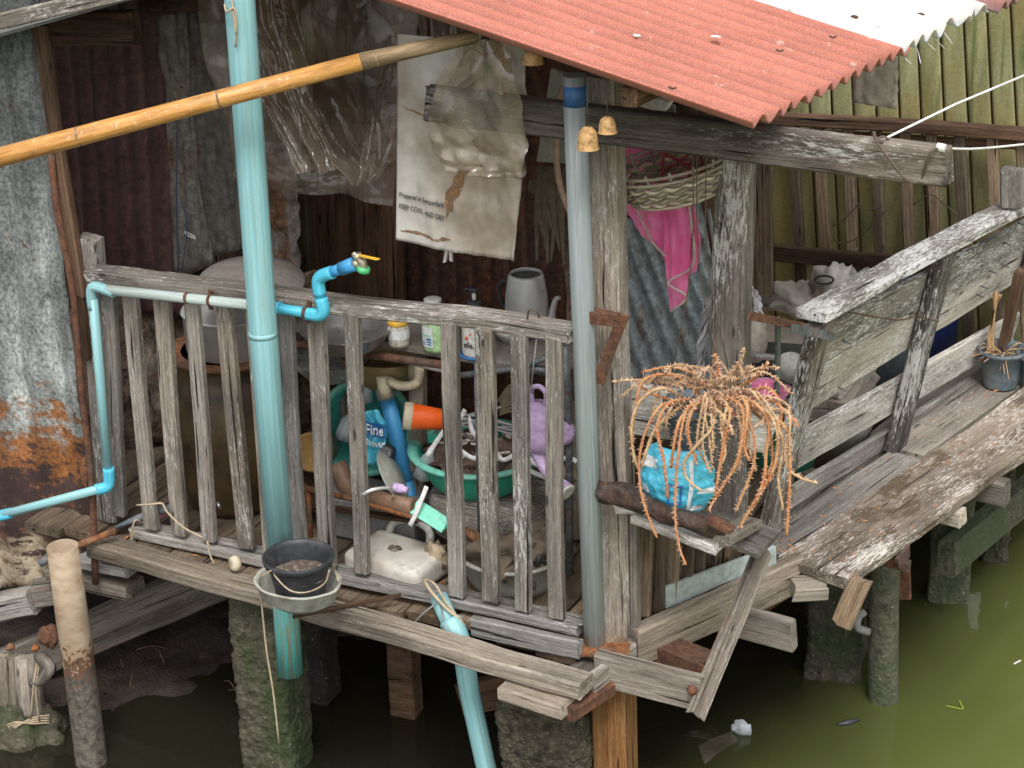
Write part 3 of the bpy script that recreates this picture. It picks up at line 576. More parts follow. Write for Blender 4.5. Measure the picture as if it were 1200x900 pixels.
# roof beam
e=thing('roof_beam',Y(800,160,.05),'long dark roof beam with a wire-wound weathered end sticking out at the right','beam')
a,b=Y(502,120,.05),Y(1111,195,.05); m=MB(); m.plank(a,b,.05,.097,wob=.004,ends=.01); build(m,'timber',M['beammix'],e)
m=MB(); m.tube([Y(1024,158,.02),Y(1030,170,.01),Y(1045,190,.01),Y(1062,211,.015),Y(1078,212,.03),Y(1086,190,.01),Y(1092,177,.01),Y(1103,173,.03)],.0035,6,smooth_path=5); m.tube([Y(1026,164,.02),Y(1036,160,.04),Y(1044,168,.05),Y(1030,166,.02)],.003,6,smooth_path=5); m.tube([Y(1024,154,.05),Y(1026,166,.05)],.004,6); build(m,'wire',M['wire'],e)
m=MB(); m.tube([Y(1098,172,.03),Y(1108,174,.03)],.011,8); build(m,'insulator',M['white'],e)
m=MB(); m.tube([Y(1036,163,.05),Y(1120,122,.3),Y(1230,76,.7)],.0032,6); build(m,'clothesline',M['whitecord'],label='white cord running up to the right from the beam end',cat='cord')
m=MB(); m.tube([Y(1106,174,.04),Y(1150,174,.3),Y(1230,166,.7)],.0032,6,smooth_path=4); build(m,'clothesline',M['whitecord'],label='white cord running level to the right from the very tip of the beam',cat='cord')
# ================================================================== roof
P0=Y(879,148,-.15); P1=Y(450,0,-.15); s=(P1-P0).normalized(); RNn=B.cross(s).normalized()
if RNn.z<0: RNn=-RNn
ev=onplane(1080,66,P0,RNn); ev2=onplane(1195,22,P0,RNn)
La=(ev-P0).dot(B); Lb=(ev2-P0).dot(B)
pitch=La/12.5
def roofsheet(b0,b1,name,mat,l0=0.0,seed=0,lift=0.0,length=3.6,label=None,jag=.01,pt=pitch,amp=.0145):
    W=b1-b0; nu=int(W/pt*10); nv=70
    def P(u,v):
        bb=b0+W*u; ss=l0+(length*v)+ (MN.noise(V3((bb*11,seed,0)))*jag if v==0 else 0)
        return P0+B*bb+s*ss+RNn*(math.cos(bb/pt*2*math.pi)*amp+lift+MN.noise(V3((bb*1.5,ss*1.5,seed)))*.012-abs(0)*v)
    m=MB(); m.sheet(P,nu,nv,wave=lambda u,v:math.cos((b0+W*u)/pt*2*math.pi)); o=build(m,name,mat,roof,label=label,solid=.006)
    return o
roof=thing('house_roof',P0+s*1.2+B*1.0,'corrugated sloping roof in salmon red and white sheets','roof')
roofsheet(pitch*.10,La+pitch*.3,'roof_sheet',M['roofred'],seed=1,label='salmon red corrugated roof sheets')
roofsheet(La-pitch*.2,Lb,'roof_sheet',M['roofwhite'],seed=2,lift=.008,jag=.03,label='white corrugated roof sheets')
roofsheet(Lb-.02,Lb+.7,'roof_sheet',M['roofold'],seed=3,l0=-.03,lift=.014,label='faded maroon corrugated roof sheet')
for i,(px,py) in enumerate([(838,43),(1001,20),(1027,33),(1079,17),(746,42)]):
    c=onplane(px,py,P0+RNn*.02,RNn); m=MB(); m.blob(c,(.014,.011,.003) if i in(0,) else (.011,.008,.005),.5,4,12); build(m,'paint_splash' if i in (0,4) else 'rust_spot',M['white'] if i in (0,4) else M['rust'],roof)
for i,(px,py) in enumerate([(788,104),(914,60),(976,44)]):
    c=onplane(px,py,P0+RNn*.02,RNn); m=MB(); m.tube([c-V3((.01,0,-.004)),c,c+V3((.01,0,.004))],.003,6); build(m,'nail',M['rust'],roof)
m=MB()
for k in range(5):
    bb=La+(Lb-La)*(.05+k*.115); c=P0+B*bb+s*.03+RNn*-.005; m.tube([c,c+V3((.015,R(-.02,.02),-.02)),c+V3((.04,R(-.03,.03),-.04-R(0,.02)))],.001,5,smooth_path=3)
build(m,'frayed_thread',M['whitecord'],roof)
m=MB()
for k in range(14): 
    a0=P0+B*(.02+k*.42)+s*.12-RNn*.05; 
m.plank(P0+B*.05+s*.35-RNn*.055,P0+B*4+s*.35-RNn*.055,.05,.05); m.plank(P0+B*.05+s*1.6-RNn*.055,P0+B*4+s*1.6-RNn*.055,.05,.05); build(m,'purlin',M['darkbrown'],roof)
# left awning corner
e=thing('awning',Y(60,10,-.1),'grey awning sheet with a peeling painted edge at the top left corner','awning')
m=MB()
m.add([Y(-60,58,-.1),Y(163,-4,-.1),Y(250,-40,.9),Y(-60,-60,.9)],[[0,1,2,3]],None,False); build(m,'sheet',M['block'],e,solid=.008)
m=MB(); m.plank(Y(-60,38,-.12),Y(160,-12,-.12),.03,.045,wob=.006); build(m,'edge_board',M['greyflake'],e)
m=MB(); m.plank(Y(55,32,.1),Y(160,32,.1),.05,.10,wob=.006); build(m,'bracket_board',M['brown'],e)
# ================================================================== house walls
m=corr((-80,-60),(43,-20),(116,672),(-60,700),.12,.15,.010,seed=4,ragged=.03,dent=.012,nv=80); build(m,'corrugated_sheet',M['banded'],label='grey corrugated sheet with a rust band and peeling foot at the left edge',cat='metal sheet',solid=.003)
m=MB(); m.plank(Y(46,30,.06),Y(95,345,.06),.045,.03,up=V3((0,-1,0)),wob=.006); m.plank(Y(95,345,.06),Y(98,420,.06),.03,.025,up=V3((0,-1,0)),wob=.01); build(m,'wooden_batten',M['brown'],label='cracked wooden batten beside the grey corrugated sheet',cat='batten')
m=MB(); m.tube([Y(59,170,.04),Y(66,240,.02),Y(80,310,.0),Y(88,365,.0),Y(97,470,-.01),Y(107,560,-.04),Y(112,684,-.08)],.0115,12,wob=.1,smooth_path=3); build(m,'rusty_rod',M['rust'],label='long rust brown rod standing in front of the left wall',cat='rod')
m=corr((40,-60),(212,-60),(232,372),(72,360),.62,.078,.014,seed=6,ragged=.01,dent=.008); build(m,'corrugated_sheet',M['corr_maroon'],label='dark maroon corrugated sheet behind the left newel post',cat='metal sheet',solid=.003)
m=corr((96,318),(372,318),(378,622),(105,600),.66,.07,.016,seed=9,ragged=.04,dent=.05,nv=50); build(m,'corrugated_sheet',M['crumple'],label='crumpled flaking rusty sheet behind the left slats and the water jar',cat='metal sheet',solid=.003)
def flat(Lp,Rp,y,name,mat,label,cat,fold=.004,crumple=.006,solid=.003,**k):
    m=hang(Lp,Rp,y,fold,3,16,30,crumple=crumple,seed=R(0,9),**k); return build(m,name,mat,label=label,cat=cat,solid=solid)
flat([(172,-40),(182,20),(196,120),(205,330)],[(222,-40),(228,80),(240,200),(252,308)],.56,'metal_strip',M['patch'],'brown rusted metal strip left of the dark grey strip on the house wall','metal sheet')
flat([(214,-40),(224,100),(236,230),(250,300)],[(262,-40),(270,100),(282,200),(287,292)],.545,'metal_strip',M['darkpatch'],'dark grey iron strip with a curling lower end on the house wall','metal sheet')
flat([(278,180),(285,260),(288,340)],[(345,180),(350,260),(354,340)],.60,'metal_strip',M['patch'],'flaking grey wall patch right of the aqua vertical pipe','metal sheet',crumple=.012)
flat([(165,-40),(172,20)],[(262,-40),(245,12)],.50,'wooden_sheet',M['brown'],'dull brown panel under the roof at the upper left','panel')
m=MB(); m.plank(Y(352,180,.86),Y(362,470,.86),.065,.03,up=V3((0,-1,0)),wob=.008); build(m,'wall_board',M['mosswood'],label='grey-brown rough wall board left of the smooth dark boards',cat='board')
e=thing('plank_wall',Y(410,560,1.0),'dark brown upright board wall behind the tap','wall')
for a,b in ((360,392),(390,425),(423,474)):
    m=MB(); cx=(a+b)/2; wd=(Y(b,400,1.0)-Y(a,400,1.0)).length; m.plank(Y(cx-6,150,1.0+R(0,.02)),Y(cx+8,640,1.0),wd,.02,up=V3((0,-1,0)),wob=.003); build(m,'board',M['darkbrown'],e)
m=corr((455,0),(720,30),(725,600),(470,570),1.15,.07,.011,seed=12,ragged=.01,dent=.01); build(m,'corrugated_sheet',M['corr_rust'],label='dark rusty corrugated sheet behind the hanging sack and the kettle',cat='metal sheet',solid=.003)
# back boarding of the house, closes the view
e=thing('back_wall',(-1,1.78,-.05),'dark board wall at the back of the house','wall')
m=MB(); x=-3.4
while x<Y(800,300,1.8).x: m.plank(V3((x,1.80,-.2)),V3((x,1.80,2.6)),.145,.02,up=V3((0,-1,0))); x+=.15
build(m,'boarding',M['darkbrown'],e)

# brown boards seen between the two posts and behind the basket
e=thing('board_partition',Y(870,400,1.5),'brown upright boards behind the pink towel and the right post','wall')
for i,(a,b,t_,bt) in enumerate(((803,828,130,420),(829,852,130,430),(853,884,130,430),(884,905,180,345))):
    cx=(a+b)/2; wd=(Y(b,300,1.45)-Y(a,300,1.45)).length; m=MB(); m.plank(Y(cx,t_,1.45+.01*(i%2)),Y(cx+1,bt,1.45+.01*(i%2)),wd,.02,up=V3((0,-1,0)),wob=.003); build(m,'board',M['slat'] if i==3 else M['brown'],e)
# ================================================================== fence of fibre panels, right background
FY=2.7
e=thing('panel_fence',Y(1050,400,FY),'green and yellow stained panel fence with upright wooden slats in the right background','fence')
xs=[880,892,919,944,970,995,1022,1049,1074,1101,1129,1157,1185,1212,1240,1268]
for a,b in zip(xs,xs[1:]):
    W0=Y(a+1.3-3,-40,FY); W1=Y(b-1.3-3,-40,FY); 
    def P(u,v,W0=W0,W1=W1,a=a,b=b):
        p=W0.lerp(W1,u).lerp(Y(a+1.3+22+(b-a-2.6)*u,470,FY),v); return p+V3((0,-.004*math.sin(u*math.pi)+MN.noise(p*2)*.006,0))
    m=MB(); m.sheet(P,8,30); build(m,'panel',M['panel'],e,solid=.003)
for a in (931,962,994,1027,1060,1092,1127,1163,1196):
    m=MB(); m.plank(Y(a-1,150,FY-.10),Y(a+11,430,FY-.10),.042,.03,up=V3((0,-1,0)),wob=.006); build(m,'slat',M['slat'],e)
m=MB(); m.plank(Y(890,137,FY-.12),Y(1260,161,FY-.12),.05,.045); build(m,'rail',M['darkbrown'],e)
m=MB(); m.plank(Y(890,152,FY-.09),Y(1260,174,FY-.09),.03,.03); build(m,'rail',M['brown'],e)
m=MB(); m.plank(Y(870,293,FY-.14),Y(1130,316,FY-.14),.03,.065); build(m,'rail',M['brown'],e)
for a in xs[1:]:
    m=MB(); m.plank(Y(a-3,-40,FY+.03),Y(a+22,470,FY+.03),.034,.02,up=V3((0,-1,0)),step=.2); build(m,'batten',M['darkbrown'],e)
m=MB()
for pts in (((1003,243),(1020,245),(1037,241)),((975,265),(990,256),(1010,235)),((1070,240),(1090,228),(1105,238),(1125,255)),((973,270),(985,285),(1010,275),(1045,240))): m.tube([Y(*p,FY-.13) for p in pts],.0025,5,smooth_path=4)
build(m,'wire',M['wire'],e)
m=MB(); m.plank(Y(1188,240,FY-.6),Y(1188,198,FY-.6),.09,.06,up=V3((0,-1,0))); build(m,'wooden_stub',M['post'],label='stub of a brown post rising behind the handrail at the right edge',cat='post')
m=hang([(1002,60),(1001,90),(1000,120)],[(1052,66),(1052,95),(1051,128)],1.9,.003,2,12,12); build(m,'sacking',M['sheetcloth'],label='pale rough cloth scrap hanging under the edge of the red roof',cat='cloth',solid=.004)
# ================================================================== walkway
e=thing('plank_walkway',Z(1050,600,-.04),'broad plank walkway running back along the right side over the water','walkway')
def along(px0,px1,z,ext=.0,ext0=0.0):
    a,b=Z(*px0,z),Z(*px1,z); d=(b-a).normalized(); return a-d*ext0,b+d*ext
a,b=along((953,671),(1199,497),0.0,1.2); m=MB(); m.plank(a,b,.252,.042,wob=.006,step=.03,ends=.012); build(m,'plank',M['lichen'],e,label='mottled brown and white outer plank')
a,b=along((902,651),(1066,540),-.008,.0); m=MB(); m.plank(a,b,.155,.03,wob=.003,ends=.004); build(m,'plank',M['greylichen'],e)
a,b=along((1050,530),(1200,425),-.012,1.3); m=MB(); m.plank(a,b,.20,.03,wob=.003,ends=.004); build(m,'plank',M['greylichen'],e)
a,b=along((918,608),(1040,510),-.02,1.9,.05); m=MB(); m.plank(a,b,.10,.025,wob=.006); build(m,'plank',M['greylichen'],e)
a,b=along((865,665),(932,645),-.035,0); m=MB(); m.plank(a,b,.06,.03,wob=.01); build(m,'plank_stub',M['grey'],e)
for (p,q) in (((1085,608),(1132,608)),((1148,570),(1230,555)),((975,650),(1062,668))):
    pass
def xjoist(px,py,z,back=.6,w=.06,h=.06,mat='greylichen',nm='cross_joist'):
    c=Z(px,py,z); m=MB(); m.plank(c-BN*back,c,w,h,wob=.004,ends=.004); return build(m,nm,M[mat],e)
xjoist(1128,607,-.06); xjoist(1180,578,-.06,h=.09,mat='beam'); xjoist(1066,664,-.07,w=.03,h=.035,mat='rust',nm='rusty_bracket'); xjoist(1246,520,-.06)
m=MB(); m.plank(Z(1052,660,-.05),Z(1064,646,-.03),.012,.045,wob=.004); build(m,'rusty_bracket',M['rust'],e)
m=MB(); m.plank(Y(1012,680,.52),Y(990,732,.50),.065,.035,up=V3((0,-1,0)),wob=.006); build(m,'stub_board',M['slat'],e)
a,b=Z(806,712,-.1),Z(930,745,-.1); m=MB(); m.plank(a,b,.045,.10,wob=.003); build(m,'lower_joist',M['beam'],e)
a,b=Z(862,722,-.12),Z(965,652,-.1); m=MB(); m.plank(a,b,.05,.09,wob=.003); build(m,'lower_joist',M['brown'],e)
a,b=Z(928,690,-.05),Z(968,688,-.05); m=MB(); m.plank(a,b,.09,.05,wob=.003); build(m,'end_board',M['greylichen'],e)
a,b=Z(1120,690,-.33)-V3((0,0,0)),Z(1240,560,-.25); m=MB(); m.plank(Y(1110,655,1.75),Y(1225,560,2.6),.07,.14,wob=.004); build(m,'mossy_beam',M['concgreen'],e)
m=MB(); m.plank(Y(1062,702,1.35),Y(1062,668,1.35),.05,.015,up=V3((0,-1,0)),wob=.01); build(m,'rust_plate',M['rust'],e)
# brace
m=MB(); m.plank(Y(895,645,.30),Y(815,838,-.085),.058,.03,up=V3((1,-.6,.2)),wob=.005); build(m,'brace',M['post'],label='slanting grey brace bolted to the corner joist below the dried cactus',cat='brace')
# walkway railing
e=thing('walkway_railing',FOOT1,'weathered wooden board railing leaning outwards along the walkway','railing')
def rplank(p,q,off,w,t_,mat,nm,ext=0.0,**k):
    a,b=RP(*p,off),RP(*q,off); d=(b-a).normalized(); m=MB(); m.plank(a,b+d*ext,w,t_,up=RN,**k); return build(m,nm,M[mat],e)
rplank((962,378),(896,644),.02,.095,.045,'post2','post',wob=.005); rplank((1108,296),(1049,524),.02,.095,.045,'post2','post',wob=.005)
rplank((1196,318),(1176,402),.06,.05,.03,'darkbrown','post',wob=.004)
rplank((1228,240),(1205,330),.02,.09,.045,'post','post',wob=.004)
rplank((960,404),(1200,276),-.02,.145,.022,'pale','board',.9,wob=.003); rplank((955,452),(1200,305),-.024,.158,.022,'pale','board',.9,wob=.003)
rplank((938,525),(1200,378),-.024,.145,.022,'pale','board',.9,wob=.003); rplank((926,582),(1200,414),-.02,.085,.022,'grey','board',.9,wob=.005)
m=MB(); a=RP(950,369,.0); b=RP(1200,237,.0); d=(b-a).normalized(); m.plank(a,b+d*1.0,.10,.032,up=UP,wob=.006,ends=.01,step=.04); build(m,'handrail',M['whiterail'],e)
rplank((722,478),(928,500),-.14,.13,.025,'pale','side_board',wob=.004) if False else None
m=MB(); m.plank(Y(722,476,.20),Y(905,503,.62),.03,.15,up=UP,wob=.004); build(m,'side_board',M['pale'],e)
m=MB(); m.tube([RP(990,365,.03),RP(1050,375,.04),RP(1075,371,.05),RP(1100,377,.06)],.0025,5,smooth_path=4); m.tube([RP(1066,369,.05),RP(1072,366,.07),RP(1076,373,.06)],.0025,5,smooth_path=4); build(m,'wire',M['rust'],e)
m=MB()
m.plank(RP(877,370,.01),RP(940,383,.055),.004,.024,up=UP,wob=.003); build(m,'metal_strap',M['rust'],e)
m=MB(); m.plank(RP(928,385,.065),RP(976,395,.065),.004,.026,up=UP); build(m,'metal_strap',M['darksteel'],e)
m=MB(); m.plank(RP(911,374,.02),RP(911,462,.02),.02,.01,up=RN); build(m,'upright_strip',M['darksteel'],e)
m=MB(); m.lathe(RP(929,430,-.06),[(.001,0),(.05,.0),(.052,.012),(.001,.014)],20,Matrix.Rotation(math.pi/2,3,'X')); build(m,'white_disc',M['white'],e)
for a,b in ((1195,262),(1178,285),(1162,318),(1152,336),(1147,346),(1176,311),(1100,352),(1088,330),(990,400),(985,455)):
    p=RP(a,b,.0); m=MB(); m.tube([p-RN*.01,p+RN*.022],.0028,6); m.lathe(p+RN*.02,[(.001,0),(.005,0),(.005,.002),(.001,.003)],8,aim0(RN),cap=False) if False else None; build(m,'nail',M['darksteel'],e)
m=MB()
for k in range(70):
    px,py=R(900,1195),0; t_=R(0,1); p=Z(915,655,.018).lerp(Z(1195,450,.018),t_)+BN*R(-.12,.24)+V3((0,0,.004)); d=V3((R(-1,1),R(-1,1),R(-.1,.25))).normalized(); l=R(.004,.014)
    m.tube([p,p+d*l,p+d*l*1.8],[.001,R(.0015,.004),.001],5)
for k in range(60):
    p=V3((R(-1.9,0),R(-.02,.5),-.012)); d=V3((R(-1,1),R(-1,1),R(-.1,.25))).normalized(); l=R(.005,.018)
    m.tube([p,p+d*l,p+d*l*1.8],[.001,R(.0015,.0045),.001],5)
for k in range(26):
    p=Z(R(880,930),R(630,648),.02); d=V3((R(-1,1),R(-1,1),R(0,.3))).normalized()*.01; m.tube([p,p+d],.002,5)
build(m,'fallen_debris',M['cactus'],label='orange and brown crumbs and dead leaf bits fallen on the planks',cat='debris',kind='stuff')
# pots on the walkway
def pot(px,py,z,r,h,label,mat='greypot',name='plant_pot'):
    c=Z(px,py,z); t=thing(name,c,label,'pot')
    m=MB(); m.lathe(c,[(r*.74,0),(r*.80,h*.3),(r*.93,h*.88),(r*1.07,h*.90),(r*1.09,h),(r*.98,h),(r*.90,h*.86),(r*.86,h*.72)],30,cap=False); m.lathe(c,[(.001,.002),(r*.74,.001)],30,cap=False); build(m,'pot',M[mat],t)
    m=MB(); m.lathe(c,[(r*.89,h*.8),(r*.5,h*.84),(.001,h*.82)],24,cap=False,wob=.1); build(m,'soil',M['soil'],t); return c,t
c,t=pot(1172,450,0.01,.085,.145,'slate grey plastic pot of dry stalks standing on the walkway')
m=MB()
for k in range(26):
    a=R(0,6.28); r0=R(0,.07); p=c+V3((r0*math.cos(a),r0*math.sin(a),.125)); d=V3((math.cos(a+R(-1,1)),math.sin(a+R(-1,1)),0))
    m.tube([p,p+d*R(.02,.05)+V3((0,0,R(.0,.03))),p+d*R(.06,.10)+V3((0,0,R(-.05,.01)))],.0018,5,smooth_path=3)
for k in range(5): m.tube([c+V3((-.05+.006*k,-.02,.12)),c+V3((-.05+.004*k,-.02,.2)),c+V3((-.035,-.02,.30)),c+V3((-.03+R(-.02,.02),-.02,.36))],.0035,5,smooth_path=3)
m.blob(c+V3((-.035,-.02,.33)),(.010,.010,.035),.6,6,14)
build(m,'dry_stalks',M['cactus2'],t)
c,t=pot(1216,452,0.01,.08,.13,'slate grey plastic pot cut off by the right edge')
# ================================================================== aqua vertical pipe, dish and pot
e=thing('drain_pipe',Y(338,790,-.17),'tall thick aqua plastic pipe in front of the balcony railing','pipe')
m=MB(); m.tube([Y(308,388,-.17),Y(308.6,394,-.17)],.0418,28); build(m,'coupling',M['pvc'],e)
m=MB(); m.tube([Y(277,-40,-.17),Y(281,0,-.17),Y(308,385,-.17),Y(333,694,-.17)],[.0420,.0415,.041,.0405],28,wob=.01); build(m,'pipe_body',M['pvc'],e)
m=MB(); m.tube([Y(334,692,-.17),Y(340,788,-.17)],.0395,28,wob=.02); build(m,'foot',M['pvclow'],e,label='orange-stained teal foot of the pipe')
m=MB(); m.tube([Y(263,5,-.2),Y(266,14,-.23),Y(275,10,-.23),Y(277,35,-.23),Y(276,55,-.22)],.003,6,smooth_path=4); m.tube([Y(271,-5,-.22),Y(274,20,-.23),Y(277,40,-.23)],.003,6,smooth_path=4); build(m,'string',M['rope'],e)
c=Y(351,704,-.30); e=thing('metal_basin',c,'shallow dented enamel basin tied to the aqua pipe','basin')
m=MB(); m.lathe(c,[(.001,.0),(.085,-.004),(.118,.02),(.130,.062),(.136,.066),(.138,.071),(.131,.073),(.123,.066),(.110,.024),(.08,.006),(.001,.006)],40,wob=.05,squash=.8,cap=False); build(m,'bowl',M['dish'],e)
m=MB(); top=[(306,676),(320,668),(323,676),(340,692),(360,694),(380,684),(386,668)]; m.tube([Y(*p,-.40) for p in top],.0026,6,smooth_path=5); m.tube([Y(312,668,-.34),Y(316,660,-.26),Y(330,655,-.2)],.0026,6,smooth_path=4); m.tube([Y(396,680,-.32),Y(390,662,-.2),Y(378,645,-.1),Y(372,640,.0)],.0026,6,smooth_path=4); build(m,'string',M['rope'],e)
m=MB(); m.tube([Y(304,672,-.38),Y(306,700,-.33),Y(312,760,-.33),Y(320,810,-.33),Y(327,871,-.33)],.003,6,smooth_path=4); build(m,'twine',M['rope'],label='long tan twine dangling down from the basin in front of the mossy pile',cat='twine')
def blackpot(c,r,h,label):
    t=thing('plant_pot',c,label,'pot')
    m=MB(); m.lathe(c,[(.001,.003),(r*.70,0),(r*.76,h*.3),(r*.90,h*.80),(r*.93,h*.84),(r*1.02,h*.86),(r*1.06,h*.98),(r*1.04,h),(r*.98,h),(r*.94,h*.90),(r*.86,h*.70),(r*.80,h*.45)],40,cap=False); build(m,'pot',M['black'],t)
    m=MB(); m.lathe(c,[(r*.85,h*.58),(r*.5,h*.64),(.001,h*.60)],24,cap=False,wob=.15); build(m,'soil',M['soil'],t); return t
blackpot(c+V3((.008,0,.012)),.1,.142,'round black plastic pot half full of dry soil in the enamel basin')
# ================================================================== tap pipe
e=thing('water_pipe',Y(128,570,-.02),'thin pale aqua water pipe along the top rail with a brass tap','pipe')
yt=-.045
m=MB(); m.tube([Y(120,339,yt),Y(292,357,yt)],.0155,16); build(m,'rail_section',M['pvcpale'],e)
m=MB(); m.tube([Y(134,335+8,yt),Y(112,336,yt),Y(107,342,yt),Y(109,362,yt)],.0165,16,smooth_path=4); build(m,'elbow',M['pvc'],e)
m=MB(); m.tube([Y(109,350,yt),Y(127,556,yt)],.015,16); build(m,'down_section',M['pvc'],e)
m=MB(); m.tube([Y(127,548,yt),Y(128,564,yt),Y(124,571,yt-.01),Y(112,574,yt-.03)],.0185,16,smooth_path=4); build(m,'elbow',M['pvcb'],e)
m=MB(); m.tube([Y(116,573,yt-.03),Y(-30,612,yt-.05)],.0145,16); build(m,'lower_section',M['pvc'],e)
m=MB(); m.tube([Y(13,601,yt-.04),Y(-20,610,yt-.05)],.018,16); build(m,'coupling',M['pvcb'],e)
m=MB(); m.tube([Y(317,360,yt),Y(362,367,yt)],.0155,16); build(m,'blue_section',M['pvcb'],e)
m=MB(); m.tube([Y(317,360,yt),Y(329,361,yt)],.018,16); build(m,'coupling',M['pvcb'],e)
m=MB(); m.tube([Y(358,367,yt),Y(374,369,yt),Y(379,363,yt),Y(376,349,yt)],.0195,16,smooth_path=4); build(m,'elbow',M['pvcb'],e)
m=MB(); m.tube([Y(376,352,yt),Y(374,338,yt)],.0165,16); m.tube([Y(375,346,yt),Y(373,330,yt),Y(378,323,yt),Y(390,319,yt)],.0195,16,smooth_path=4); build(m,'elbow',M['pvcb'],e)
m=MB(); m.tube([Y(386,320,yt),Y(402,314,yt)],.0165,16); m.tube([Y(400,315,yt),Y(416,309,yt)],.0205,16); build(m,'nozzle_section',M['pvcblue'],e)
m=MB(); m.tube([Y(413,311,yt),Y(421,307,yt)],.0135,12); m.tube([Y(420,305,yt),Y(425,307,yt),Y(425,315,yt)],.012,12,smooth_path=3); m.tube([Y(420,305,yt),Y(418,297,yt)],.0125,12); m.blob(Y(416,299,yt),(.010,.010,.010),.2,3,10); tp=build(m,'tap',M['brass'],e)
m=MB(); m.plank(Y(420,299,yt-.01),Y(443,304,yt-.03),.012,.004,up=UP,wob=.001); build(m,'handle',M['yellow'],tp)
m=MB(); m.lathe(Y(425,319,yt),[(.013,0),(.02,.004),(.019,.016),(.013,.018)],16,Matrix.Rotation(.3,3,'Y')); build(m,'hose_collar',M['green'],tp)
for px,py in ((220,349),(247,352)):
    m=MB(); m.tube([Y(px-1.5,py,yt),Y(px+1.5,py,yt)],.0178,14); m.plank(Y(px+2,py-12,yt+.02),Y(px+2,py+12,yt+.02),.016,.006,up=V3((0,-1,0))) if px>230 else None; build(m,'clip',M['rustorange'] if px<230 else M['rust'],e)
m=MB(); m.tube([Y(357.5,366,yt),Y(361,366.5,yt)],.021,14); m.plank(Y(362,352,yt+.0),Y(360,378,yt+.0),.016,.006,up=V3((0,-1,0))); build(m,'clip',M['rust'],e)
# lower pvc pipe
e=thing('waste_pipe',Y(575,900,-.03),'aqua waste pipe slanting down into the water below the deck','pipe')
m=MB(); m.tube([Y(514,700,-.0),Y(530,735,-.05)],.028,18); build(m,'upper_piece',M['pvc'],e)
m=MB(); m.tube([Y(527,727,-.05),Y(534,740,-.06),Y(539,752,-.06),Y(543,765,-.05)],.034,20,smooth_path=3); build(m,'elbow',M['pvc'],e)
m=MB(); m.tube([Y(542,758,-.05),Y(550,810,-.03),Y(571,905,-.02),Y(590,990,-.04)],.031,20); build(m,'lower_piece',M['pvc'],e)
# bamboo pole
e=thing('bamboo_pole',Y(0,184,-.60),'long golden bamboo pole slanting across the upper left in front of the wall','pole')
bp=lambda px,py,k:Y(px,py,-.60+.60*k)
a=bp(-60,200,-.1); b=bp(424,72,.76); c=bp(560,42,1)
m=MB(); m.tube([a,a.lerp(b,.3),a.lerp(b,.6),b],[.0270,.0265,.0250,.0230],20,wob=.02); build(m,'cane',M['bamboo'],e)
m=MB(); m.tube([b,b.lerp(c,.5),c],[.0235,.021,.018],20,wob=.05); build(m,'weathered_end',M['bamboo2'],e)
m=MB(); d=(b-a).normalized()
for q,r in ((a.lerp(b,.32),.0266),(a.lerp(b,.66),.0253),(b.lerp(c,.13),.0232)):
    m=MB(); m.tube([q-d*.003,q+d*.003],r,20); build(m,'node',M['bamboo2'],e)
def lath(c,prof,name,mat,parent=None,n=28,Mx=None,**k):
    lk={q:k.pop(q) for q in list(k) if q in ('label','cat','group','solid')}
    m=MB(); m.lathe(c,prof,n,Mx,**k); return build(m,name,M[mat],parent,**lk)
def tubeo(pts,r,name,mat,parent=None,n=12,sp=0,wob=0.0,**k):
    m=MB(); m.tube(pts,r,n,smooth_path=sp,wob=wob); return build(m,name,M[mat],parent,**k)
def aim(d,upz=None):
    return V3(d).normalized().to_track_quat('Z','Y').to_matrix()
# ================================================================== sheets hanging under the roof
def film(Lp,Rp,y,fold,fr,label,name='plastic_film',mat='film',**k):
    m=hang(Lp,Rp,y,fold,fr,90,60,crumple=.0035,**k); return build(m,name,M[mat],label=label,cat='plastic sheet')
film([(230,-40),(245,60),(262,130),(275,190),(280,216)],[(500,-40),(492,60),(478,130),(470,190),(466,238)],.42,.030,4,'large dusty clear plastic film draped behind the aqua pipe and bamboo pole',seed=3,yb=.36)
film([(262,-40),(300,40),(318,90),(350,150),(418,212)],[(560,-40),(535,60),(505,120),(470,180),(428,215)],.62,.038,5,'sagging glossy fold of clear plastic in front of the larger dusty film',seed=8,yb=.25,vert=.4,pleat=.035)
film([(268,-40),(282,30),(300,90),(330,150),(352,200)],[(345,-40),(352,30),(362,90),(378,150),(392,200)],.40,.022,5,'narrow glossy pleated strip of clear plastic, added for highlights beside the aqua pipe',seed=31,yb=.24,pleat=.035)  # extra strip added to catch highlights on the film
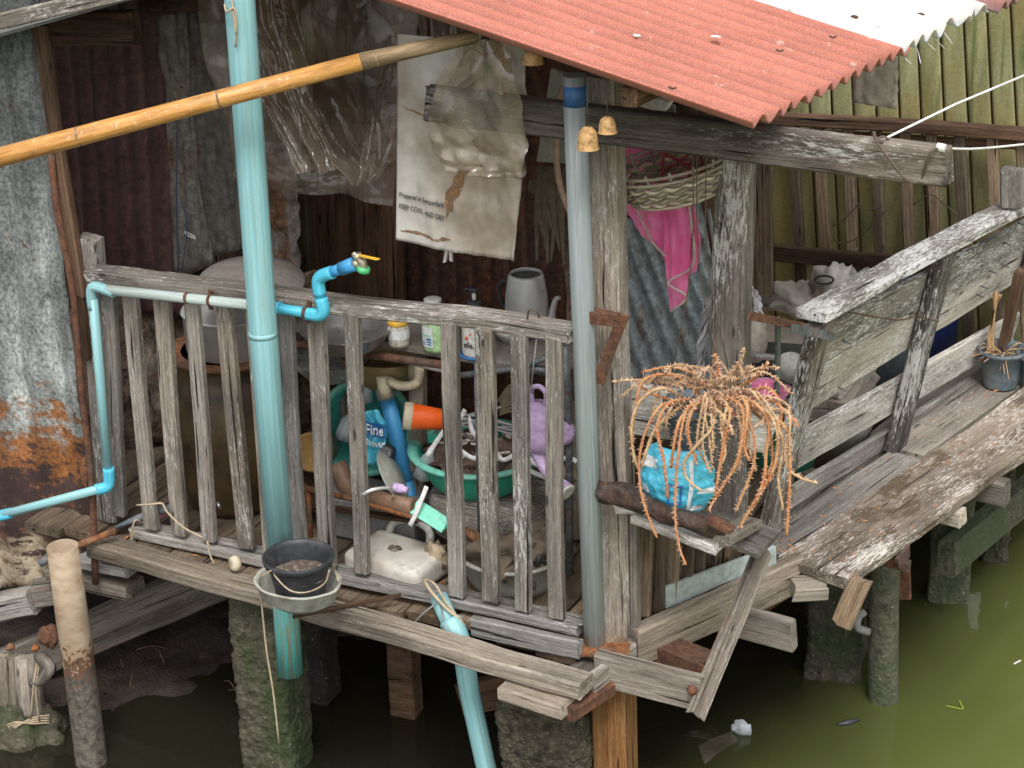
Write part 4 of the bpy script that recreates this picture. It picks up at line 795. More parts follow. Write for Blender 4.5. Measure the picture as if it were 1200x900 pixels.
# sack
s_=hang([(466,40),(466,120),(465,200),(464,281)],[(612,50),(616,120),(612,190),(600,308)],.135,.013,2.4,60,70,seed=21,crumple=.0045,calm=.92)
sack=build(s_,'woven_sack',M['sack'],label='off-white woven sack with a brown stain and printed words hanging from the roof beam',cat='sack',solid=.002)
def print_on(P,body,size_u,u0,v0,parent,mat,slope=0.0,aspect=.8):
    vs,fs=text_mesh(body,1.0,True); m=MB(); out=[]
    for p in vs:
        u=u0+p.x*size_u; v=v0-p.y*size_u*aspect+slope*p.x; q=P(min(u,.99),v); out.append(q+(CAM-q).normalized()*.009)
    m.add(out,fs,None,False); return build(m,'lettering',M[mat],parent)
def stain(P,path,w,parent,seed,off=.0025):
    n=40; vs=[];fs=[]
    for i in range(n+1):
        k=i/n*(len(path)-1); j=min(int(k),len(path)-2); t_=k-j; a_,b_=path[j],path[j+1]; u=a_[0]+(b_[0]-a_[0])*t_; v=a_[1]+(b_[1]-a_[1])*t_
        ww=w*(math.sin(math.pi*i/n)**.4+.05)
        for q_ in range(7):
            x_=(q_/6-.5)*2; o_=ww*x_*(1+1.4*MN.noise(V3((u*22,v*22,seed+(x_>0)))))
            p=P(min(.985,max(.01,u+o_)),min(.985,max(.01,v+o_*.4))); vs.append(p+(CAM-p).normalized()*off)
    for i in range(n):
        for q_ in range(6): fs.append([i*7+q_,i*7+q_+1,i*7+q_+8,i*7+q_+7])
    m=MB(); m.add(vs,fs,None,True); build(m,'brown_stain',M['stain'],parent)
stain(s_.P,[(.40,.45),(.55,.47),(.66,.56),(.68,.60),(.60,.66),(.52,.72),(.45,.80),(.42,.88)],.042,sack,3)
stain(s_.P,[(.30,.40),(.5,.45),(.75,.47),(.95,.43)],.05,sack,9)
stain(s_.P,[(.02,.35),(.2,.40),(.35,.44)],.03,sack,13)
stain(s_.P,[(.03,.955),(.2,.95),(.35,.965),(.48,.95)],.018,sack,5)
print_on(s_.P,'Prepared in Switzerland',.039,.02,.792,sack,'ink',.004)
print_on(s_.P,'KEEP COOL AND DRY',.039,.02,.845,sack,'ink',.004)
m=hang([(540,48),(508,100),(500,150),(506,178),(520,196)],[(588,45),(606,100),(614,170),(616,205),(606,214)],.0,.02,2,24,30,seed=33,crumple=.007); build(m,'plastic_bag',M['film2'],label='torn clear brown plastic bag hung over the upper part of the woven sack',cat='plastic bag')
m=hang([(548,30),(545,60),(535,80),(518,110)],[(562,32),(564,60),(566,88),(532,112)],.10,.01,2,14,20,seed=3,crumple=.01); build(m,'plastic_scrap',M['bag'],label='twisted white plastic scrap tied below the end of the bamboo pole',cat='plastic scrap',solid=.001)
m=MB(); m.plank(Y(500,125,.10),Y(586,136,.10),.004,.085,wob=.004); build(m,'brown_tape_strip',M['brown'],label='brown strip of material stuck across the top of the woven sack',cat='strip') if False else None
e=thing('hanging_strings',Y(580,60,.06),'tangle of straw-coloured strings hanging left of the steel pole','strings')
m=MB()
for k in range(7): m.tube([Y(574+k*3,40,.06),Y(580+k*2+R(-3,3),70,.05),Y(588+R(-4,4),100,.05),Y(590+R(-8,10),R(112,140),.05)],.0022,5,smooth_path=4)
build(m,'strands',M['rope'],e)
m=MB(); m.tube([Y(545,60,.05),Y(556,58,.04),Y(566,64,.04),Y(580,62,.04)],.003,5,smooth_path=4); build(m,'red_wire',M['wickerred'],e)
m=MB(); m.tube([Y(575,60,.05),Y(573,75,.04),Y(571,92,.04)],.002,5); build(m,'green_thread',M['green'],e)
# clothes peg and safety pin
def peg(px,py,y,ang,label):
    t=thing('clothes_peg',Y(px,py,y),label,'peg'); c=Y(px,py,y)
    for s2 in (-1,1):
        d=V3((math.sin(ang+s2*.10),0,-math.cos(ang+s2*.10))); m=MB(); m.plank(c-d*.012+V3((s2*.005,0,0)),c+d*.045+V3((s2*.006,0,0)),.009,.009,up=V3((0,-1,0)),wob=.0005); build(m,'arm',M['white'],t)
peg(526,290,.19,-.1,'pale blue clothes peg clipped to the bottom hem of the woven sack')
tubeo([Y(217,271,.5),Y(228,277,.5),Y(229,280,.5),Y(218,275,.5),Y(217,271,.5)],.002,'safety_pin','white',n=6,label='small safety pin hooked in the blue wire on the rusted strip',cat='pin')
tubeo([Y(208,140,.5),Y(207,240,.5),Y(209,318,.5)],.0022,'blue_wire','bluewire',n=5,sp=4,label='straight thin blue wire on the dark wall left of the aqua pipe',cat='wire')
tubeo([Y(214,240,.49),Y(219,262,.49),Y(217,290,.49),Y(213,318,.49)],.0022,'blue_wire','bluewire',n=5,sp=4,label='curling thin blue wire that carries the safety pin',cat='wire')
# bells
def bell(px,py,y,r,h,label,fl,cl=.13):
    c=Y(px,py,y); t=thing('wind_bell',c,label,'bell')
    lath(c,[(r*1.12,0),(r*1.0,h*.12),(r*.96,h*.5),(r*.8,h*.8),(r*.45,h*.97),(.002,h)],'bell','terra',t,24,flute=fl,cap=False)
    tubeo([c+V3((0,0,h)),c+V3((0,0,h+cl))],.0015,'cord','wire',t,5)
bell(689,174,-.08,.027,.058,'tan fluted clay bell hanging in front of the steel pole',.0012)
bell(712,155,-.06,.023,.042,'small patterned clay bell hanging right of the fluted one',0)
bell(625,74,.0,.027,.035,'pale shallow clay bell half hidden under the red roof edge',0,.03)
# panels behind steel pole
def board2(pts,y,name,mat,label,cat,th=.02,inner=None):
    m=MB(); f=[Y(*p,y) for p in pts]; b=[p+V3((0,th,0)) for p in f]; m.add(f+b,[[0,3,2,1],[4,5,6,7],[0,1,5,4],[1,2,6,5],[2,3,7,6],[3,0,4,7]],None,False)
    o=build(m,name,M[mat],label=label,cat=cat); md=o.modifiers.new('bevel','BEVEL'); md.width=.004; md.segments=2; return o
board2([(645,80),(667,88),(664,192),(628,190)],.42,'hanging_tray','dish','cream rectangular tray hanging behind the roof beam left of the steel pole','tray')
board2([(684,90),(700,90),(700,125),(686,125)],.42,'hanging_tray','bag','narrow pale panel piece right of the steel pole top','tray')
board2([(719,95),(790,125),(790,150),(722,150)],1.2,'olive_board','patch','dull olive panel under the roof between the two posts','panel')
board2([(748,110),(784,120),(776,133),(746,124)],.5,'foam_block','white','blue-white peeling block tucked under the edge of the red roof','block',th=.05)
tubeo([Y(664,92,.36),Y(656,118,.36),Y(652,160,.36),Y(654,205,.36),Y(664,240,.36),Y(676,262,.36)],.009,'beige_hose','flesh',sp=5,label='curved beige hose hanging behind the top of the steel pole',cat='hose')
m=MB()
for k in range(10):
    a=630+k*3.6; m.tube([Y(a+4,195,.5),Y(a+R(-5,5),225,.48),Y(a+R(-4,5),255,.48),Y(a+R(-3,8),R(275,312),.48)],[.010,.013,.009,.004],6,smooth_path=4,wob=.6)
m.blob(Y(650,215,.5),(.07,.03,.05),.8,5,16); build(m,'rag_bundle',M['rags'],label='tangle of grey-brown rags hanging below the cream tray',cat='rags')
m=corr((655,268),(704,262),(712,455),(668,470),.6,.045,.012,seed=18,ragged=.05,dent=.03); build(m,'corrugated_scrap',M['crumple'],label='buckled rusty scrap of corrugated iron behind the steel pole',cat='metal sheet',solid=.003)
# rusty angle bracket by the pole
e=thing('rusty_bracket',Y(700,440,.05),'rusty angle iron bracket fixed on the square post above the rail end','bracket')
m=MB(); m.plank(Y(682,362,.04),Y(731,372,.04),.03,.006,up=V3((0,-.4,1)),wob=.006); m.plank(Y(682,370,.02),Y(731,378,.03),.006,.035,wob=.006); build(m,'arm',M['rust'],e)
m=MB(); m.plank(Y(731,370,.02),Y(700,450,.04),.032,.006,up=V3((0,-1,0)),wob=.006); build(m,'strut',M['rust'],e)
# ================================================================== basket and towel
c=Y(788,196,.36); e=thing('wicker_basket',c,'shallow woven wicker basket hanging under the roof beam','basket')
Mt=Matrix.Rotation(.05,3,'X')@Matrix.Rotation(-.20,3,'Y')
rb=.165
m=MB()
for k in range(6):
    z=-.005-k*.0115; r=rb*(1-.035*k); pts=[]
    for j in range(145):
        a=2*math.pi*j/144; w=.006*math.cos(a*18+math.pi*k); pts.append(c+Mt@V3(((r+w)*math.cos(a),(r+w)*math.sin(a),z+.003*math.sin(a*18))))
    m.tube(pts,.0058,6,wob=.2)
build(m,'weave',M['wicker'],e)
m=MB()
for r,z in ((rb*1.04,.004),(rb*1.02,.02),(rb*.8,-.075)):
    m.tube([c+Mt@V3((r*math.cos(2*math.pi*j/40),r*math.sin(2*math.pi*j/40),z)) for j in range(41)],.005,6)
build(m,'rim',M['wicker'],e)
m=MB()
for k in range(16):
    a=2*math.pi*k/16; u=V3((math.cos(a),math.sin(a),0)); m.tube([c+Mt@(u*rb*1.03+V3((0,0,.032))),c+Mt@(u*rb*.8+V3((0,0,-.075)))],.004,6)
for k in range(-3,4): x=k*.04; h=math.sqrt((rb*.8)**2-x*x); m.tube([c+Mt@V3((x,-h,-.075)),c+Mt@V3((x,h,-.075))],.004,6); m.tube([c+Mt@V3((-h,x,-.078)),c+Mt@V3((h,x,-.078))],.004,6)
build(m,'stake',M['wicker'],e)
m=MB()
for k in range(5): m.tube([c+Mt@V3((R(-.1,.1),R(-.02,.1),-.04)),c+Mt@V3((R(-.12,.12),.1,.03)),c+Mt@V3((R(-.13,.13),.14,.075))],.004,6,smooth_path=3)
build(m,'red_cord',M['wickerred'],label='coil of dark red cord heaped in the wicker basket',cat='cord')
for px in (811,817,829): tubeo([Y(px,120,.18),Y(px+R(-1,2),300,.2),Y(px-22 if px==811 else px+24,430,.22)],.0018,'thread','wire',n=5,sp=4,label={811:'leftmost thin string dangling across the pink towel',817:'middle thin string dangling behind the wicker basket',829:'rightmost thin string dangling beside the right post'}[px],cat='string')
m=hang([(725,160),(730,235),(742,256),(756,280),(778,304)],[(802,170),(806,226),(815,262),(818,300),(812,322)],.52,.022,2.2,26,30,seed=4,crumple=.004)
e=build(m,'pink_towel',M['pink'],label='pink cloth towel with a grey hem hanging below the wicker basket',cat='towel',solid=.003)
m=hang([(778,232),(779,280),(780,320),(782,348),(785,364)],[(806,226),(809,270),(806,312),(804,340),(805,352)],.48,.010,2,14,24,seed=7,crumple=.003); build(m,'front_fold',M['pink'],e,solid=.003)
m=MB(); m.tube([Y(743,236,.47),Y(752,258,.47),Y(765,284,.47),Y(780,300,.46)],.0035,6,smooth_path=4); m.tube([Y(806,228,.45),Y(810,262,.45),Y(814,302,.45),Y(806,317,.45),Y(783,332,.44),Y(805,348,.45),Y(786,365,.45)],.0035,6,smooth_path=5)
build(m,'hem',M['pinktrim'],e)
m=MB()
for k in range(4): m.tube([Y(830,245+k*0.3,.5+.005*k),Y(838,290,.52),Y(846,342,.55)],.006,6)
build(m,'teal_tube',M['pvcdirty'],label='slanting grey-blue tube behind the right post',cat='tube')
# leaning corrugated sheet
a,b,c2,d=Y(728,258,.62),Y(820,235,.95),Y(872,470,.85),Y(738,470,.50)
def P(u,v):
    p=a.lerp(b,u).lerp(d.lerp(c2,u),v); W=.40; w=math.sin((u*W+v*-.22)/.066*2*math.pi)*.009
    return p+V3((.2,-1,.2)).normalized()*w
m=MB(); m.sheet(P,60,40,wave=lambda u,v:math.sin((u*.40+v*-.22)/.066*2*math.pi)); m.w=[x*1.0 for x in m.w]; build(m,'corrugated_sheet',M['corr_blue'],label='blue-grey corrugated sheet leaning between the two wooden posts',cat='metal sheet',solid=.003)
# grey twisted rope
m=MB(); base=catmull([Y(817,470,.42),Y(820,430,.42),Y(823,395,.42),Y(829,360,.42),Y(842,344,.48),Y(868,334,.55),Y(884,345,.5),Y(888,362,.45),Y(884,372,.45)],8)
for s2 in range(3):
    pts=[]
    for i,p in enumerate(base): a_=i*.55+s2*2.094; pts.append(p+V3((math.cos(a_)*.007,math.sin(a_)*.007,math.sin(a_)*.003)))
    m.tube(pts,.0075,7)
build(m,'grey_rope',M['greyrope'],label='thick twisted grey rope looped around the right square post',cat='rope')
# ================================================================== ledge with the dried cactus
e=thing('plant_ledge',Y(800,620,.1),'makeshift ledge of grey planks over short upright slats under the dried cactus','ledge')
m=MB(); m.plank(Y(724,592,.06),Y(748,592,.06),.05,.04,wob=.004); build(m,'block',M['pale'],e)
m=MB(); m.plank(Y(752,600,.10),Y(850,634,.06),.12,.03,up=UP,wob=.006); build(m,'plank',M['pale'],e)
m=MB(); m.plank(Y(842,634,.02),Y(882,612,.30),.065,.028,up=UP,wob=.003); build(m,'plank',M['greylichen'],e)
m=MB(); m.plank(Y(800,600,.25),Y(900,640,.25),.16,.02,up=UP,wob=.006); build(m,'plank',M['grey'],e)
bA=V3((.05,.18,0)); bB=FOOT1+V3((-.04,-.1,0))
for i,px in enumerate((757,774,790,806,821,835,850,864,878)):
    k=(i+.3)/9; q=bA.lerp(bB,k); m=MB(); p=Y(px+2,600+i*4,q.y); p2=Y(px-3-i*.2,720-i*5,q.y); m.plank(p,p2,.034,.02,up=V3((0,-1,0)),wob=.004); build(m,'slat',M['slat'],e)
m=MB(); m.plank(Y(744,590,.12),Y(745,742,.12),.022,.03,up=V3((0,-1,0)),wob=.003); build(m,'slat',M['beam'],e)
a=Z(778,700,.05); b=Z(908,652,.05); m=MB(); m.plank(a,b,.012,.075,up=UP,wob=.001); build(m,'painted_channel',M['greenmesh'],e)
m=MB(); m.tube([Y(702,575,.03),Y(730,580,.03),Y(770,598,.0),Y(805,610,.0),Y(848,624,.05)],[.029,.031,.028,.026,.02],14,smooth_path=4,wob=.5); build(m,'rotten_log',M['bark'],label='crumbling dark brown rotten log lying on the ledge under the dried cactus',cat='log')
m=MB(); m.plank(Y(830,607,-.02),Y(858,622,-.02),.03,.02,wob=.01); build(m,'bark_piece',M['rust'],label='broken orange-brown bark piece at the right end of the rotten log',cat='bark')
cp=Y(812,549,.20)
e=thing('dried_cactus',cp,'dried orange spiny cactus spilling over a dark grey pot','plant')
m=MB(); m.lathe(cp,[(.052,0),(.062,.08),(.075,.18),(.083,.185),(.086,.21),(.077,.21),(.07,.18)],26,cap=False); m.lathe(cp,[(.001,.001),(.06,0)],20,cap=False); build(m,'pot',M['greypot'],e)
lath(cp,[(.075,.19),(.04,.195),(.001,.193)],'soil','soil',e,cap=False)
stems=[] 
S=lambda *pts:stems.append(pts)
top=(835,455)
# measured arcs: (px,py,y) control points
S((800,470,.12),(772,478,.02),(752,520,-.02),(750,570,-.04),(762,612,-.05),(770,630,-.05))
S((810,468,.10),(785,472,.0),(770,500,-.04),(778,540,-.05),(783,584,-.06))
S((825,470,.1),(805,480,.0),(795,530,-.05),(791,600,-.07),(796,640,-.08),(804,662,-.09))
S((800,465,.12),(775,455,.05),(750,470,.02),(740,500,.0),(743,535,.0),(750,552,.0))
S((820,462,.12),(790,440,.08),(755,445,.04),(744,480,.02),(741,520,.02))
S((835,465,.1),(862,470,.0),(872,490,-.03),(864,540,-.05),(850,565,-.05),(830,598,-.05))
S((835,465,.1),(855,480,.0),(848,520,-.03),(842,555,-.05),(838,580,-.05))
S((838,470,.08),(835,500,-.02),(818,520,-.04),(802,542,-.05),(806,562,-.05),(822,575,-.05))
S((850,460,.1),(880,470,.02),(900,492,.0),(898,530,-.02),(893,570,-.03),(866,620,-.04))
S((860,470,.1),(890,480,.02),(910,500,.0),(908,545,-.02),(890,580,-.03),(880,596,-.03))
S((855,462,.1),(890,482,.04),(920,500,.02),(926,540,.0),(924,590,-.01),(922,628,-.02))
S((860,458,.1),(895,478,.05),(925,485,.02),(920,530,.0),(925,550,.0),(938,560,-.02),(958,566,-.02))
S((850,462,.1),(868,466,.0),(876,480,-.03),(872,520,-.04),(878,540,-.04))
S((825,465,.1),(812,480,.0),(806,505,-.03),(812,530,-.04),(816,545,-.04))
S((820,470,.1),(798,490,.0),(790,520,-.03),(786,548,-.03))
S((850,455,.12),(860,435,.1),(870,418,.08),(872,408,.07))
S((865,455,.12),(888,440,.08),(900,425,.05))
S((845,450,.12),(840,430,.12),(838,415,.1))
S((830,455,.12),(812,438,.1),(785,430,.08),(752,436,.06))
S((825,455,.12),(800,440,.1),(770,440,.08),(758,452,.06))
S((790,470,.12),(765,462,.08),(748,450,.06))
S((865,462,.12),(900,455,.06),(915,480,.04),(912,520,.02))
S((872,468,.12),(905,470,.05),(928,490,.02),(936,500,.02))
S((880,475,.1),(905,492,.03),(918,520,.01),(912,560,-.01),(918,598,-.02))
S((880,480,.1),(900,500,.03),(905,540,.0),(896,560,-.02))
S((840,470,.1),(862,486,.02),(880,500,-.01),(884,540,-.02),(868,585,-.03),(862,600,-.03))
S((790,470,.1),(782,490,.02),(780,505,.02))
S((845,465,.1),(845,500,.0),(850,530,-.03),(843,548,-.04))
S((820,475,.1),(840,480,.0),(856,500,-.02),(858,510,-.03))
S((800,475,.1),(770,500,.0),(757,530,-.03),(752,548,-.03))
for k in range(22):
    a=R(0,6.28); L=R(25,85); x=835+R(-45,40); y=452+R(-18,12)
    S((x,y,R(.05,.2)),(x+math.cos(a)*L*.5,y-abs(math.sin(a))*L*.22,R(.02,.22)),(x+math.cos(a)*L,y+math.sin(a)*L*.35+6,R(.0,.22)))
for k in range(14):
    x=R(775,930); y0_=R(455,480); L=R(20,75); dx=(x-835)*.10
    S((835+(x-835)*.35,462,R(.08,.15)),(835+(x-835)*.8,R(455,475),R(.02,.1)),(x+dx,y0_+R(8,20),R(-.02,.04)),(x+dx+R(-6,8),y0_+L*.6+10,R(-.04,.02)),(x+dx+R(-12,12),y0_+L+15,R(-.04,.02)))
ma=MB(); mb_=MB(); ms=MB()
for i,st in enumerate(stems):
    pts=catmull([Y(*p) for p in st],7); big=i<30
    T_=(ma if i<26 and i%4!=3 else mb_); r=R(.0036,.0050) if big else R(.0024,.0036)
    T_.tube(pts,[r*1.0,r,r*.85],7,wob=.25)
    acc=0
    for j in range(1,len(pts)):
        seg=pts[j]-pts[j-1]; nn=max(1,int(seg.length/.0036))
        for q in range(nn):
            p=pts[j-1]+seg*(q/nn); d=V3((R(-1,1),R(-1,1),R(-1,1))); d=(d-seg.normalized()*d.dot(seg.normalized())).normalized()
            tip=p+d*(r+R(.005,.011)); s3=d.cross(seg).normalized()*.0024; b0=p+d*r*.6; s4=seg.normalized()*.0018
            ms.add([b0-s3-s4,b0+s3-s4,b0+s4,tip],[[0,1,3],[1,2,3],[2,0,3]],None,False)
build(ma,'orange_stems',M['cactus'],e); build(mb_,'tan_stems',M['cactus2'],e); build(ms,'spines',M['spine'],e)
# blue plastic bag round the pot
bc=Y(796,556,.10)
def P(u,v):
    a=-3.0+u*2.9; zz=-1+v*1.9; rr=math.sqrt(max(.05,1-(zz*.9)**2)); q=V3((math.cos(a)*rr,math.sin(a)*rr,zz))
    e_=1+MN.fractal(q*2.2+V3((4,1,7)),.8,2,4)*.14
    return bc+V3((q.x*.112*e_,q.y*.075*e_,q.z*.105))
m=MB(); m.sheet(P,60,40); e2=build(m,'plastic_bag',M['ltblue'],label='bright blue and white plastic bag wrapped around the cactus pot',cat='plastic bag',solid=.001)
def Pq(u,v): 
    q=P(u,v); return q+(q-bc).normalized()*.003
for pieces in ([(.46,.60,.22,.26),(.46,.60,.52,.56),(.46,.483,.22,.56),(.577,.60,.22,.56)],[(.66,.70,.1,.9)],[(.10,.33,.70,.84)],[(.12,.25,.3,.42)],[(.75,.95,.42,.50)],[(.72,.9,.12,.2)]):
    m=MB()
    for (u0,u1,v0,v1) in pieces: m.sheet(lambda u,v:Pq(u0+(u1-u0)*u+.03*(v0+(v1-v0)*v),v0+(v1-v0)*v),8,8)
    build(m,'white_print',M['label'],e2) if pieces[0][0]!=.46 else build(m,'blue_frame',M['bluelabel'],e2)

# ================================================================== water jar and its covers
zr=Y(270,412,.40).z; jc=V3((Y(268,500,.40).x,.40,-.02)); H=zr-jc.z
e=thing('water_jar',jc,'large brown glazed water jar behind the left slats','jar')
lath(jc,[(.001,0),(.13,0),(.155,.03),(.205,H*.35),(.222,H*.55),(.215,H*.72),(.185,H*.88),(.165,H*.95),(.175,H*.985),(.178,H),(.165,H)],'body','jar',e,44,cap=False)
tubeo([Y(254,592,.18),Y(256,590,.16),Y(258,596,.16)],.006,'spigot','foil',e,8)
zc2=jc+V3((.02,0,H))
lath(zc2,[(.185,.0),(.20,.004),(.20,.012),(.15,.012)],'tin_plate','rustorange',label='orange rusted round tin lid on the mouth of the water jar',cat='lid',cap=False)
lath(zc2+V3((.02,.02,.012)),[(.001,.0),(.150,0),(.158,.005),(.160,.13),(.166,.135),(.158,.138),(.001,.13)],'metal_pot','alu',label='grey corrugated metal pot standing on the jar lid',cat='pot',n=48,flute=.003,cap=False)
dc=Y(294,329,.30); lath(dc,[(.001,.028),(.05,.026),(.12,.014),(.168,.0),(.170,-.006),(.16,-.004),(.001,.015)],'tin_disc','dustylid',label='large dusty round lid lying over the metal pot behind the aqua pipe',cat='lid',n=40,Mx=Matrix.Rotation(.12,3,'X')@Matrix.Rotation(.10,3,'Y'),cap=False)
# ================================================================== washing counter with its things
zc3=Y(470,408,.36).z
e=thing('washing_counter',V3((-1,.6,0)),'dull metal washing counter with a rusty front pipe behind the railing','counter')
A_=Y(338,388,.36); B_=Y(655,424,.36)
m=MB(); m.plank(V3((A_.x,.50,zc3)),V3((B_.x,.50,zc3)),.28,.022,wob=.002); build(m,'top',M['dustylid'],e)
m=MB(); m.tube([Y(335,392,.33)+V3((0,0,-.03)),Y(520,428,.33)],.013,10,wob=.1); build(m,'front_pipe',M['rust'],e)
m=MB(); m.tube([Y(483,424,.335),Y(520,432,.335)],.0135,10); build(m,'pipe_tip',M['dish'],e)
m=MB(); m.plank(Y(488,410,.42),Y(492,610,.42),.05,.04,up=V3((0,-1,0))); build(m,'leg',M['beam'],e); m=MB(); m.plank(V3((A_.x+.05,.6,0)),V3((A_.x+.05,.6,zc3)),.05,.04,up=V3((0,-1,0))); build(m,'leg',M['beam'],e); m=MB(); m.plank(V3((B_.x-.05,.6,0)),V3((B_.x-.05,.6,zc3)),.05,.04,up=V3((0,-1,0))); build(m,'leg',M['beam'],e)
sc_=Y(448,412,.50); m=MB(); m.lathe(sc_+V3((0,0,-.125)),[(.001,0),(.06,.005),(.12,.04),(.15,.10),(.16,.125)],30,cap=False,squash=.8); build(m,'sink_bowl',M['goldsink'],e)
m=MB(); m.lathe(Y(384,418,.46)+V3((0,0,-.05)),[(.001,-.03),(.08,-.02),(.13,.03),(.14,.05)],30,cap=False,squash=.8); build(m,'sink_bowl',M['steel'],e)
m=MB(); m.tube([Y(448,440,.40),Y(452,464,.40)],[.020,.024,.022,.026,.024],14); build(m,'drain_collar',M['cream_pl'],e)
m=MB(); m.tube([Y(456,446,.40),Y(470,452,.39),Y(486,450,.38),Y(491,440,.38),Y(491,420,.40)],.0155,12,smooth_path=5); build(m,'drain_elbow',M['cream_pl'],e)
m=MB(); m.tube([Y(600,425,.36),Y(655,440,.36)],.013,10); m.tube([Y(540,440,.34),Y(600,432,.34),Y(640,420,.36)],.010,8,smooth_path=3); m.plank(Y(655,428,.30),Y(665,560,.32),.025,.025,up=V3((0,-1,0))); build(m,'grey_frame',M['darksteel'],e)
T0=zc3+.012
def ZT(px,py): return Z(px+5,py,T0)
# steel basins on the counter
lath(ZT(402,404),[(.001,0),(.10,0),(.12,.02),(.14,.055),(.146,.06),(.138,.058),(.115,.02),(.001,.006)],'steel_basin','basin',label='shiny steel wash basin on the counter left of the bead jar',cat='basin',n=40,cap=False)
lath(ZT(598,398),[(.001,0),(.04,0),(.065,.03),(.075,.05),(.07,.05),(.001,.01)],'enamel_bowl','white',label='small white bowl on the counter under the kettle',cat='bowl',cap=False)
c=ZT(463,404); e=thing('bead_jar',c,'clear jar of speckled grains with a yellow lid on the counter','jar')
lath(c,[(.001,0),(.031,0),(.034,.01),(.034,.06),(.028,.07)],'glass','seeds',e,24,cap=False); lath(c+V3((0,0,.07)),[(.031,0),(.032,.004),(.032,.012),(.001,.014)],'lid','yellow',e,24,cap=False); lath(c,[(.0347,.028),(.0347,.058)],'label','label',e,24,cap=False)
c=ZT(505,411); e=thing('soap_bottle',c,'pale green soap bottle with a white pump top behind the rail','bottle')
lath(c,[(.001,0),(.034,0),(.038,.01),(.040,.07),(.034,.10),(.018,.116),(.014,.12)],'body','greenbottle',e,26,squash=.65,cap=False)
lath(c,[(.017,.118),(.017,.14),(.009,.142),(.009,.158),(.026,.160),(.028,.170),(.018,.174),(.001,.174)],'pump','white',e,20,cap=False)
def Pl(u,v,c=c): a=-math.pi*.86+u*1.35; return c+V3((math.cos(a)*.0405,math.sin(a)*.65*.0425,.02+.065*v))
m=MB(); m.sheet(Pl,10,6); lb=build(m,'label',M['label'],e)
m=MB(); 
for (u0,u1,v0,v1) in ((.6,.9,.12,.18),(.6,.9,.24,.30),(.6,.9,.36,.46),(.1,.5,.1,.14),(.1,.5,.2,.23)): m.sheet(lambda u,v:Pl(u0+(u1-u0)*u,v0+(v1-v0)*v)+V3((.0005,-.0015,0)),4,2)
build(m,'print',M['bluelabel'],lb)
m=MB(); m.sheet(lambda u,v:Pl(.08+.8*u,.56+.05*v)+V3((.0005,-.0015,0)),6,2); build(m,'print',M['mint'],lb)
c=ZT(553,415); e=thing('pump_bottle',c,'white pump bottle with a black pump and orange dots on the counter','bottle')
lath(c,[(.046,-.001),(.052,.0),(.052,.006),(.046,.007)],'blue_foot','bluelabel',e,24,cap=False)
lath(c,[(.001,.002),(.040,.002),(.042,.01),(.041,.10),(.036,.125),(.022,.142),(.017,.146)],'body','white',e,28,cap=False)
lath(c,[(.020,.144),(.020,.176),(.006,.178)],'collar','black',e,20,cap=False)
m=MB(); m.tube([c+V3((0,0,.17)),c+V3((0,0,.205))],.006,10); build(m,'stem',M['white'],e)
m=MB(); m.lathe(c+V3((0,0,.203)),[(.012,0),(.014,.006),(.012,.014),(.001,.016)],16,cap=False); m.tube([c+V3((0,0,.211)),c+V3((-.022,-.008,.212)),c+V3((-.028,-.01,.207))],.0045,8); build(m,'pump_head',M['black'],e)
vs,fs=text_mesh('efe.',.028,True); m=MB(); out=[]
for p in vs: a=-math.pi*.66+p.x/.043; out.append(c+V3((math.cos(a)*.0432,math.sin(a)*.0432,.035+p.y)))
m.add(out,fs,None,False); build(m,'lettering',M['ink'],e)
for a,z,r in ((-.56,.066,.006),(-.30,.05,.007),(-.46,.08,.0035)):
    q=c+V3((math.cos(math.pi*a)*.042,math.sin(math.pi*a)*.042,z)); m=MB(); m.blob(q,(r,.002,r),0,3,10); build(m,'orange_dot',M['orange'],e)
# kettle
c=ZT(613,388); c.z=T0+.012; e=thing('kettle',c,'battered aluminium kettle with a black handle behind the end of the rail','kettle')
lath(c,[(.001,0),(.062,0),(.068,.008),(.070,.05),(.066,.11),(.055,.172),(.051,.182),(.049,.182),(.049,.174),(.052,.16)],'body','alu',e,36,cap=False,wob=.02)
lath(c+V3((0,0,.172)),[(.048,0),(.02,.001),(.001,.001)],'inside','darksteel',e,24,cap=False)
m=MB(); m.tube([c+V3((.058,0,.022)),c+V3((.085,-.005,.035)),c+V3((.094,-.008,.075)),c+V3((.106,-.01,.112)),c+V3((.12,-.012,.122))],[.020,.014,.010,.008,.007],14,smooth_path=4); build(m,'spout',M['alu'],e)
m=MB(); m.tube([c+V3((-.048,0,.14)),c+V3((-.075,0,.145)),c+V3((-.094,0,.12)),c+V3((-.090,0,.07)),c+V3((-.064,0,.05))],.007,10,smooth_path=5); build(m,'handle',M['black'],e)
tubeo([Y(618,374,.0),Y(620,364,-.01),Y(628,364,-.01),Y(632,372,.0)],.003,'wire_loop','wire',n=6,sp=4,label='bent wire loop on the end of the top rail',cat='wire')
lath(ZT(560,417)+V3((.02,.16,0)),[(.001,0),(.03,0),(.03,.03),(.001,.03)],'orange_beaker','orange',label='small orange cap between the pump bottle and the kettle',cat='cap',cap=False)
